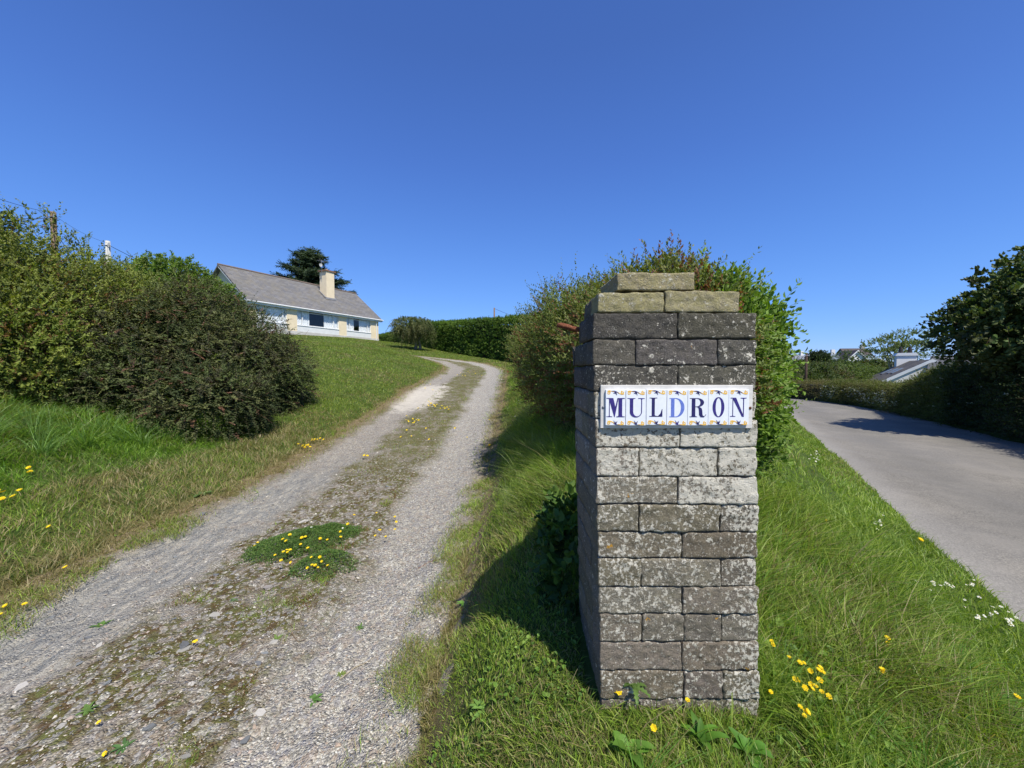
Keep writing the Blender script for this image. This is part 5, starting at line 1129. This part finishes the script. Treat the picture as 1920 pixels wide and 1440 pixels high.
flowers('y', [(1478, 1272), (1500, 1278), (1494, 1284), (1520, 1295), (1535, 1300), (1530, 1294), (1527, 1303), (1497, 1320), (1492, 1312), (1500, 1328), (1515, 1335), (1520, 1322), (1540, 1340), (1546, 1346), (1533, 1318), (1525, 1328)], 'yellow flower in the large right verge cluster', 'yellow flower cluster low in the right verge', .75, .06)
flowers('y', [(1498, 1375), (1502, 1385), (1494, 1368), (1505, 1379)], 'yellow flower of the clump under the large verge cluster', 'yellow flower clump at the bottom of the right verge', .75, .06)
flowers('y', [(1658, 1238), (1664, 1244), (1655, 1300), (1652, 1306), (1896, 1352), (1224, 1412), (1287, 1368), (1440, 1345)], 'lone yellow flower scattered in the long verge grass', 'scattered yellow flowers in the verge', .8, .07)
flowers('y', [(1718, 1020), (1548, 983), (1722, 1021)], 'yellow flower on the short grass near the lane', 'yellow flowers near the lane edge', 1.3, .02)
flowers('w', jit(1640, 983, 14, 7, 14), 'tiny white daisy halfway along the verge', 'daisies halfway along the right verge', 1.0, .0)
flowers('w', jit(1745, 1098, 22, 5, 14) + jit(1778, 1099, 6, 3, 5) + jit(1818, 1097, 7, 4, 5), 'white daisy in the row across the near verge', 'daisies across the near right verge', 1.0, .0)
flowers('w', jit(1840, 1145, 22, 12, 14) + jit(1885, 1165, 12, 8, 8), 'white daisy along the tarmac edge at lower right', 'daisies along the tarmac edge', 1.0, .0)
flowers('w', jit(1520, 850, 8, 9, 14), 'tiny white daisy beside the lane behind the pillar', 'daisies beside the lane further off', 1.3, .0)
flowers('w', jit(965, 760, 8, 22, 12), 'tiny white daisy on the bank right of the driveway', 'daisies on the bank right of the driveway', 1.3, .0)

def stick(label, pts, r, col, name='fallen_twig'):
    P = [np.array(at(*p)) for p in pts]; P = [np.array((p[0], p[1], surf_z(p[0], p[1]) + r * 1.2)) for p in P]; mb = MB(); o0 = P[0]
    mb.tube([p - o0 for p in P], np.linspace(r, r * .5, len(P)), 6)
    o = mb.build(name, plain(name + '_wood', col, .9, .2, 60, .3)); o.location = o0; tag(o, label, 'twig')
stick('pale curved stick lying between the tracks near the right rut', [(637, 1262), (665, 1240), (683, 1228), (700, 1218)], .003, (.45, .38, .27))
stick('reddish brown twig lying across the right rut', [(784, 1058), (805, 1051), (835, 1046)], .003, (.24, .13, .09))
stick('thin dark twig lying below the clover mat', [(395, 1128), (430, 1120), (470, 1125)], .002, (.13, .09, .06))
stick('short broken twig on the dry moss below the clover mat', [(547, 1190), (558, 1202), (574, 1193)], .0025, (.20, .14, .09))
# ------------------------------------------------------------------ bungalow
def slate_mat(name, c1, c2, sc=1.0):
    t = NT(name); v = t.coord('UV'); b = t.n('ShaderNodeTexBrick'); t.l(v, b.inputs[0])
    b.inputs['Scale'].default_value = 1.0; b.inputs['Brick Width'].default_value = .45 * sc; b.inputs['Row Height'].default_value = .24 * sc; b.inputs['Mortar Size'].default_value = .012; b.inputs['Mortar Smooth'].default_value = .3
    b.inputs['Color1'].default_value = (*c1, 1); b.inputs['Color2'].default_value = (*c2, 1); b.inputs['Mortar'].default_value = (*[x * .45 for x in c1], 1); b.inputs['Bias'].default_value = 0
    o = t.coord(); n = t.noise(o, 1.3, 6, .7); n2 = t.noise(o, 9, 5, .7)
    c = t.mix(t.ramp(n, [(.4, 0.0), (.7, .55)]), b.outputs[0], (.17, .15, .10)); c = t.mix(t.ramp(n2, [(.6, 0.0), (.72, .6)]), c, (.34, .33, .30))
    c = t.mix(t.ramp(t.noise(t.mapping(o, (1, 1, .15)), 2.2, 6, .7), [(.5, 0.0), (.75, .45)]), c, (.26, .22, .15)); t.base(c); t.rough(.8, .25); t.bump(b.outputs['Fac'], -.6, .01); return t.m
def roof_slab(name, pts, th, mat, parent, label=None):
    """quad (eaveL, eaveR, ridgeR, ridgeL) as slab with UV in metres"""
    P = np.array(pts, float); n = np.cross(P[1] - P[0], P[3] - P[0]); n /= np.linalg.norm(n)
    if n[2] < 0: n = -n
    V = np.concatenate([P, P - n * th]); me = bpy.data.meshes.new(name)
    me.from_pydata([tuple(v) for v in V], [], [(0, 1, 2, 3), (7, 6, 5, 4), (0, 4, 5, 1), (1, 5, 6, 2), (2, 6, 7, 3), (3, 7, 4, 0)]); uv = me.uv_layers.new(name='UVMap')
    e = P[1] - P[0]; Le = np.linalg.norm(e); e /= Le; f = np.cross(n, e)
    for li, l in enumerate(me.loops):
        q = V[l.vertex_index] - P[0]; uv.data[li].uv = (float(q @ e), float(q @ f))
    me.materials.append(mat); o = link(name, me, parent)
    if label: o['label'] = label
    return o
def glass_mat():
    t = NT('window_glass'); t.N.remove(t.b); tr = t.n('ShaderNodeBsdfTransparent'); gl = t.n('ShaderNodeBsdfGlossy'); gl.inputs['Roughness'].default_value = .03; tr.inputs[0].default_value = (.93, .95, .96, 1)
    fr = t.n('ShaderNodeLayerWeight'); fr.inputs[0].default_value = .35; a = t.math('ADD', t.math('MULTIPLY', fr.outputs['Facing'], .22), .03); mx = t.n('ShaderNodeMixShader'); t.l(a, mx.inputs[0]); t.l(tr.outputs[0], mx.inputs[1]); t.l(gl.outputs[0], mx.inputs[2]); t.l(mx.outputs[0], t.out.inputs[0]); return t.m
M_glass = glass_mat()
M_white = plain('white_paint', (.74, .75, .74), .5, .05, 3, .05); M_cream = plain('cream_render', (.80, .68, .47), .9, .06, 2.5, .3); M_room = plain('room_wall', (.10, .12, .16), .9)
M_curtain = plain('net_curtain', (.93, .93, .92), .9, .12, 5, .1); M_plinth = plain('grey_plinth', (.58, .56, .52), .9, .12, 2, .2); M_flash = plain('lead', (.30, .30, .31), .6, .1, 4)

def bungalow():
    a = math.atan2(-.89, -.46); root = empty('bungalow', (-14.0, 41.0, 3.95), 'cream bungalow with wide windows, slate roof and tall chimney above the lawn', 'house', rotz=a)
    Lx, D, EZ, RZ, RD = 12.7, 7.4, 2.32, 5.35, 3.6        # local: +x along the front away from the right corner, +y out of the front
    wins = [(1.0, 4.0), (4.85, 9.0), (9.85, 12.3)]; t = .3
    edges = [0] + [v for w in wins for v in w] + [Lx]
    mb = MB()
    for k in range(0, len(edges), 2): mb.box(edges[k], edges[k + 1], -t, 0, .26, EZ)
    mb.box(0, t, -D, -t - .002, .26, EZ); mb.box(Lx - t, Lx, -D, -t - .002, .26, EZ); mb.box(t, Lx - t, -D, -D + t, .26, EZ)
    for s in (0, Lx): mb.prism([(-D + .02, EZ), (-.02, EZ), (-D / 2, RZ - .12)], s if s == 0 else s - t, s + t if s == 0 else s, 'x')
    mb.build('wall', M_cream, root)
    mb = MB(); mb.box(-.02, Lx + .02, -.25, .03, -.8, .258); mb.box(-.02, .3, -D, -.252, -.8, .258); mb.build('plinth', M_plinth, root)
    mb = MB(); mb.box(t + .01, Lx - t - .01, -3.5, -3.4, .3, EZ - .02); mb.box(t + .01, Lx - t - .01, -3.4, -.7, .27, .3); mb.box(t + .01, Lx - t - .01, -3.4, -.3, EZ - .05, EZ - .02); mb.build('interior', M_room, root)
    for k, (x0, x1) in enumerate(wins):
        mb = MB(); W = x1 - x0; f = .09; z0, z1 = .80, 2.24; y = -.09
        mb.box(x0 + .001, x1 - .001, -.25, .012, .262, z0 - .06)                                       # white panel below the glass
        mb.box(x0 + .001, x1 - .001, -.25, .05, z0 - .058, z0 - .01)                                  # sill
        mb.box(x0 + .001, x1 - .001, y - .03, y + .03, z1, EZ - .002); mb.box(x0 + .001, x1 - .001, y - .03, y + .03, z0 - .01, z0 + .05)
        m = [x0 + f / 2, x0 + W * .13, x0 + W * .87, x1 - f / 2]
        for q in m: mb.box(q - f / 2, q + f / 2, y - .034, y + .034, z0 + .05, z1)
        mb.box(x0 + f, x1 - f, y - .026, y + .026, z1 - .34, z1 - .29)
        fr = mb.build('window', M_white, root)
        mb = MB(); mb.add([(x0 + .02, y, z0), (x1 - .02, y, z0), (x1 - .02, y, z1 + .02), (x0 + .02, y, z1 + .02)], [(0, 1, 2, 3)]); mb.build('pane', M_glass, fr)
        # gathered curtains
        spans = [(x0 + .05, x0 + W * .36), (x1 - W * .30, x1 - .05)] if k else [(x0 + .05, x0 + W * .47), (x0 + W * .68, x1 - .05)]
        if k == 2: spans = [(x0 + .05, x1 - .05)]
        for (c0, c1) in spans:
            xs = np.linspace(c0, c1, 60); V = [(x, y - .07 + .022 * math.sin(x * 34) + .01 * math.sin(x * 81), z) for z in (z0 + .0, z1 + .03) for x in xs]
            F = np.array([(i, i + 1, 61 + i, 60 + i) for i in range(59)]); link('curtain', np_mesh('curtain', np.array(V), [F], [M_curtain], smooth=True), fr)
    sl = slate_mat('bungalow_slate', (.125, .125, .132), (.185, .183, .188))
    ov = .22; sx = (RZ - EZ) / (D / 2); ez = EZ - ov * sx + .10
    rf = roof_slab('roof', [(Lx + .35, ov, ez), (-.35, ov, ez), (-.35, -D / 2, RZ), (Lx + .35, -D / 2, RZ)], .10, sl, root)
    roof_slab('roof', [(-.35, -D - ov, ez), (Lx + .35, -D - ov, ez), (Lx + .35, -D / 2 - .002, RZ), (-.35, -D / 2 - .002, RZ)], .10, sl, root)
    mb = MB(); mb.tube([(-.36, -D / 2, RZ + .0), (Lx + .36, -D / 2, RZ + .0)], .09, 8); mb.build('ridge_tiles', plain('ridge', (.22, .17, .14), .9, .2, 5), root)
    mb = MB(); mb.box(-.35, Lx + .35, ov - .02, ov + .005, ez - .22, ez - .07); mb.box(-.35, Lx + .35, .004, ov - .022, ez - .22, ez - .20)
    for s in (-.35, Lx + .33):
        mb.prism([(ov, ez - .2), (ov, ez - .04), (-D / 2, RZ - .03), (-D / 2, RZ - .22)], s - .012, s + .012, 'x')
    mb.build('fascia', M_white, root)
    mb = MB(); mb.tube([(-.4, ov + .06, ez - .05), (Lx + .4, ov + .06, ez - .05)], .06, 8); mb.build('gutter', M_white, root)
    mb = MB(); mb.tube([(.35, ov + .04, ez - .08), (.35, .08, ez - .35), (.35, .08, -.3)], .045, 8); mb.build('downpipe', M_white, root)
    # chimney
    cx, cv = 4.35, -1.75; c = MB(); c.box(cx - .44, cx + .44, cv - .95, cv, EZ + .2, 6.45)
    ch = c.build('chimney', M_cream, root)
    c = MB(); c.box(cx - .58, cx + .58, cv - 1.03, cv + .08, 6.451, 6.58); c.build('chimney_cap', plain('brown_cap', (.26, .15, .10), .9, .2, 4), ch)
    c = MB(); c.tube([(cx, cv - .5, 6.58), (cx, cv - .5, 6.78)], [.13, .11], 10); c.build('chimney_pot', plain('clay_pot', (.48, .42, .36), .9), ch)
    c = MB(); zc = EZ + .1 + (-cv) * sx
    c.prism([(cv + .04, zc + .02 - .04 * sx), (cv - .95, zc + .95 * sx + .05), (cv - .95, zc + .95 * sx + .10), (cv + .04, zc + .12 - .04 * sx)], cx - .58, cx - .503, 'x'); c.prism([(cv + .04, zc + .02 - .04 * sx), (cv - .95, zc + .95 * sx + .05), (cv - .95, zc + .95 * sx + .10), (cv + .04, zc + .12 - .04 * sx)], cx + .503, cx + .58, 'x')
    c.box(cx - .58, cx + .58, cv + .003, cv + .09, zc - .08, zc + .1); c.build('flashing', M_flash, ch)
    c = MB(); c.tube([(cx + .62, cv - .4, 6.0), (cx + .62, cv - .4, 7.5)], .018, 5); c.tube([(cx + .2, cv - .4, 7.4), (cx + 1.0, cv - .4, 7.4)], .012, 4)
    for q in range(5): c.tube([(cx + .25 + q * .17, cv - .7, 7.4), (cx + .25 + q * .17, cv - .1, 7.4)], .012, 4)
    c.build('aerial', plain('aerial_metal', (.35, .35, .36), .5, metal=.5), ch)
    c = MB(); ctr = np.array([cx + .85, cv - .25, 6.95]); 
    V = [ctr]; 
    for r_, dp in ((.09, .01), (.17, .04)):
        for k in range(14): th = 2 * math.pi * k / 14; V.append(ctr + np.array([r_ * math.cos(th), dp, r_ * math.sin(th)]))
    T = [(0, 1 + k, 1 + (k + 1) % 14) for k in range(14)]; Q = [(1 + k, 15 + k, 15 + (k + 1) % 14, 1 + (k + 1) % 14) for k in range(14)]; c.add(V, Q, T); c.tube([ctr, ctr + (0, .3, -.05)], .012, 4); c.tube([ctr + (-.22, -.1, 0), ctr], .02, 4); c.build('satellite_dish', plain('dish', (.6, .6, .58), .6), ch)
bungalow()

# ------------------------------------------------------------------ white house below the lane
def white_house():
    A = np.array([pxw(1746, 36), 36.0]); rd = np.array([.545, .84]); gd = np.array([-.84, .545]); a = math.atan2(gd[1], gd[0])
    root = empty('white_house', (A[0], A[1], -4.0), 'white-walled house with dark slate roof, skylights and white chimney below the lane', 'house', rotz=a)
    # local: +x left along the gable, -y away along the ridge (rd = -local y)
    RZ, EZ, W, Ln = 5.92, 4.08, 3.05, 7.6
    mb = MB(); mb.box(-W, W, -Ln, .08, 0, EZ - .15); mb.prism([(-W, EZ - .15), (W, EZ - .15), (0, RZ - .2)], -Ln, .08, 'y'); mb.build('wall', plain('white_render', (.78, .76, .70), .9, .04, 2, .1), root)
    sl = slate_mat('dark_slate', (.06, .06, .068), (.085, .083, .09)); o = .35; s = (RZ - EZ) / W
    r1 = roof_slab('roof', [(W + o, .15, EZ - o * s), (W + o, -Ln - .2, EZ - o * s), (0, -Ln - .2, RZ), (0, .15, RZ)], .12, sl, root)
    roof_slab('roof', [(-W - o, -Ln - .2, EZ - o * s), (-W - o, .15, EZ - o * s), (-.002, .15, RZ), (-.002, -Ln - .2, RZ)], .12, sl, root)
    mb = MB()
    for sg in (1, -1): mb.prism([(sg * (W + o), EZ - o * s - .30), (sg * (W + o), EZ - o * s + .02), (0, RZ + .04), (0, RZ - .26)], .152, .20, 'y')
    mb.build('bargeboard', M_white, root)
    gl = plain('skylight_glass', (.30, .40, .52), .15, .1, 3, 0, spec=.8)
    n = np.array([s, 0, 1]); n /= np.linalg.norm(n)
    for k, (u, v) in enumerate([(.45, -1.9), (.45, -3.4), (.5, -5.1)]):
        def Pt(uu, vv, h): return np.array([W * uu, vv, RZ - (RZ - EZ) * uu]) + n * h
        mb = MB(); V = [Pt(u0, v0, h) for h in (.005, .07) for (u0, v0) in ((u, v), (u + .28, v), (u + .28, v - .75), (u, v - .75))]
        mb.add(V, [(0, 1, 2, 3), (4, 5, 6, 7), (0, 1, 5, 4), (1, 2, 6, 5), (2, 3, 7, 6), (3, 0, 4, 7)]); f = mb.build('skylight', plain('skylight_frame', (.25, .25, .27), .5), r1)
        mb = MB(); V = [Pt(u0, v0, .078) for (u0, v0) in ((u + .02, v - .06), (u + .26, v - .06), (u + .26, v - .69), (u + .02, v - .69))]; mb.add(V, [(0, 1, 2, 3)]); mb.build('pane', gl, f)
    c = MB(); c.box(-.55, 1.0, -Ln + .1, -Ln + 1.0, EZ - .5, RZ + .55); ch = c.build('chimney', plain('chimney_white', (.80, .79, .75), .8, .03, 2, .05), root)
    c = MB(); c.prism([(-.68, RZ + .551), (1.13, RZ + .551), (.95, RZ + .85), (-.5, RZ + .85)], -Ln, -Ln + 1.1, 'y'); c.build('chimney_cap', M_white, ch)
    for x in (-.1, .62):
        c = MB(); c.tube([(x, -Ln + .55, RZ + .85), (x, -Ln + .55, RZ + 1.2), (x, -Ln + .55, RZ + 1.55)], [.2, .17, .1], 10); c.build('chimney_pot', plain('black_pot', (.035, .03, .03), .8), ch)
white_house()

def simple_house(name, label, px, py_base, d, w, dep, h, rise, rot, wallc, roofc, gable=False, chim=True, wins=3):
    x = pxw(px, d); z = pz(py_base, d); root = empty(name, (x, d, z), label, 'house', rotz=rot)
    mb = MB(); mb.box(-w / 2, w / 2, 0, dep, -4, h)
    ax = 'y' if gable else 'x'
    if gable: mb.prism([(-w / 2, h), (w / 2, h), (0, h + rise - .1)], .01, dep - .01, 'y')
    else: mb.prism([(.01, h), (dep - .01, h), (dep / 2, h + rise - .1)], -w / 2 + .01, w / 2 - .01, 'x')
    mb.build('wall', plain(name + '_wall', wallc, .9, .05, .5, 0), root); sl = plain(name + '_slate', roofc, .8, .15, .6, 0)
    o = .4
    if gable:
        for sg in (1, -1): roof_slab('roof', [(sg * (w / 2 + o), -o, h - o * rise / w * 2), (sg * (w / 2 + o), dep + o, h - o * rise / w * 2), (sg * .001, dep + o, h + rise), (sg * .001, -o, h + rise)], .2, sl, root)
        mb = MB()
        for sg in (1, -1): mb.prism([(sg * (w / 2 + o), h - o * rise / w * 2 - .4), (sg * (w / 2 + o), h - o * rise / w * 2), (0, h + rise), (0, h + rise - .4)], -o - .05, -o - .005, 'y')
        mb.build('bargeboard', M_white, root)
    else:
        for y0, y1 in ((-o, dep / 2 - .001), (dep + o, dep / 2 + .001)): roof_slab('roof', [(-w / 2 - o, y0, h - o * rise / dep * 2), (w / 2 + o, y0, h - o * rise / dep * 2), (w / 2 + o, y1, h + rise), (-w / 2 - o, y1, h + rise)], .2, sl, root)
    for k in range(wins):
        cx = -w / 2 + w * (k + .5) / wins; mb = MB(); mb.box(cx - .65, cx + .65, -.04, .05, h * .42, h * .42 + 1.2); f = mb.build('window', M_white, root)
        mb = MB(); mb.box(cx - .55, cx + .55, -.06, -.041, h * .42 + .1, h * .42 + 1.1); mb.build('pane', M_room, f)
    if chim: mb = MB(); mb.box(w * .3, w * .3 + 1, dep / 2 - .4, dep / 2 + .4, h, h + rise + 1.2); mb.build('chimney', plain(name + '_chimney', wallc, .9, .05, .5, 0), root)
W_ = (.76, .76, .74); G_ = (.15, .16, .19)
simple_house('cottage', 'long white cottage at the left end of the distant skyline', 1502, 690, 130, 7, 6, 2.6, 1.9, .1, W_, (.20, .22, .26))
simple_house('cottage', 'white cottage showing just right of the round dark skyline tree', 1556, 690, 120, 5.5, 6, 2.6, 2.0, -.2, W_, (.18, .22, .28), wins=2)
simple_house('distant_house', 'white gabled house with a large dark roof on the skyline', 1606, 690, 115, 4.6, 7, 2.9, 2.4, -.25, W_, (.07, .06, .065), gable=True, wins=1, chim=False)
simple_house('distant_house', 'wide dark-roofed block behind the white gabled house', 1613, 684, 124, 7.0, 7, 2.7, 2.7, -.15, (.45, .44, .42), (.09, .075, .075), wins=2)
simple_house('cottage', 'pale house with blue-grey roof right of the gabled house', 1634, 689, 118, 6.5, 6, 2.0, 1.9, .2, W_, (.22, .28, .32), wins=2, chim=False)
simple_house('cottage', 'small flat white building lower down below the skyline houses', 1617, 695, 105, 3.6, 4, 1.4, .6, .1, (.8, .8, .79), (.7, .7, .7), wins=1, chim=False)
simple_house('cottage', 'small white building at the right end of the skyline houses', 1651, 690, 118, 4.5, 5, 1.8, 1.2, .1, W_, (.5, .5, .5), wins=2, chim=False)
simple_house('neighbour_house', 'grey slate roofed house half hidden behind the big dark tree', 1890, 760, 31, 8.5, 6, 1.95, 2.2, -.95, (.62, .62, .60), (.12, .125, .135), wins=3, chim=False)

# ------------------------------------------------------------------ poles and wires
M_wire = plain('black_cable', (.03, .03, .035), .6)
def pole(label, px, top, d, r, mat, fit=True, zb=None):
    x = pxw(px, d); zt = pz(top, d); z0 = tz(x, d) - .2 if zb is None else zb; root = empty('utility_pole', (x, d, z0), label, 'pole')
    mb = MB(); mb.tube([(0, 0, 0), (0, 0, (zt - z0) * .5), (0, 0, zt - z0)], [r * 1.2, r * 1.05, r * .9], 10); mb.build('shaft', mat, root, True)
    if fit:
        H = zt - z0; mb = MB(); mb.tube([(-r * 1.6, -r, H - r * 2.2), (r * 1.6, -r, H - r * 2.2)], r * .16, 5)
        for s in (-1.5, 1.5): mb.tube([(s * r, -r, H - r * 2.6), (s * r, -r, H - r * 1.1)], [r * .3, r * .22], 8)
        mb.build('bracket', plain('galvanised', (.3, .31, .32), .6), root)
    return np.array([x, d, zt])
def wire(label, P, Q, sag, r):
    P, Q = np.array(P, float), np.array(Q, float); s = np.linspace(0, 1, 24)[:, None]; c = P + (Q - P) * s; c[:, 2] -= 4 * sag * (s * (1 - s))[:, 0]
    mb = MB(); mb.tube(c - P, r, 4); o = mb.build('overhead_wire', M_wire); o.location = P; tag(o, label, 'wire')
def pt(px, py, d): r = ray(px, py); return r * d / r[1] + np.array([0, 0, CAMZ])
wood = plain('creosoted_wood', (.22, .15, .10), .9, .2, 6, .4)
p1 = pole('brown wooden utility pole rising above the left shrub', 112, 402, 16, .10, wood)
p2 = pole('pale grey utility pole between the shrub and the bright green tree', 211, 455, 22, .12, plain('pale_pole', (.50, .50, .46), .8, .1, 5, .1))
p3 = pole('thin distant pole standing above the clipped hedge', 927, 578, 62, .13, wood, False)
p4 = pole('dark wooden pole at the bend where the lane ends', 1511, 662, 28.5, .09, plain('dark_pole', (.07, .045, .035), .9), True)
wire('upper black wire leaving the wooden pole towards the top left', p1 + (0, 0, -.05), pt(-420, 190, 6.5), .25, .007)
wire('lower thicker wire sagging from the wooden pole to the left edge', p1 + (0, 0, -.22), pt(-420, 285, 6.5), .4, .010)
wire('wire strung between the wooden pole and the pale pole', p1 + (0, 0, -.1), p2 + (0, 0, -.1), .15, .006)
wire('wire dropping steeply from the wooden pole behind the shrub', p1 + (0, 0, -.5), pt(165, 470, 15), .1, .009)
wire('thick wire running down from the pale pole behind the green tree', p2 + (.1, 0, -.25), pt(420, 545, 30), .3, .014)
wire('faint wire running right from the thin distant pole', p3 + (0, 0, -.1), pt(1060, 610, 62), .6, .022)
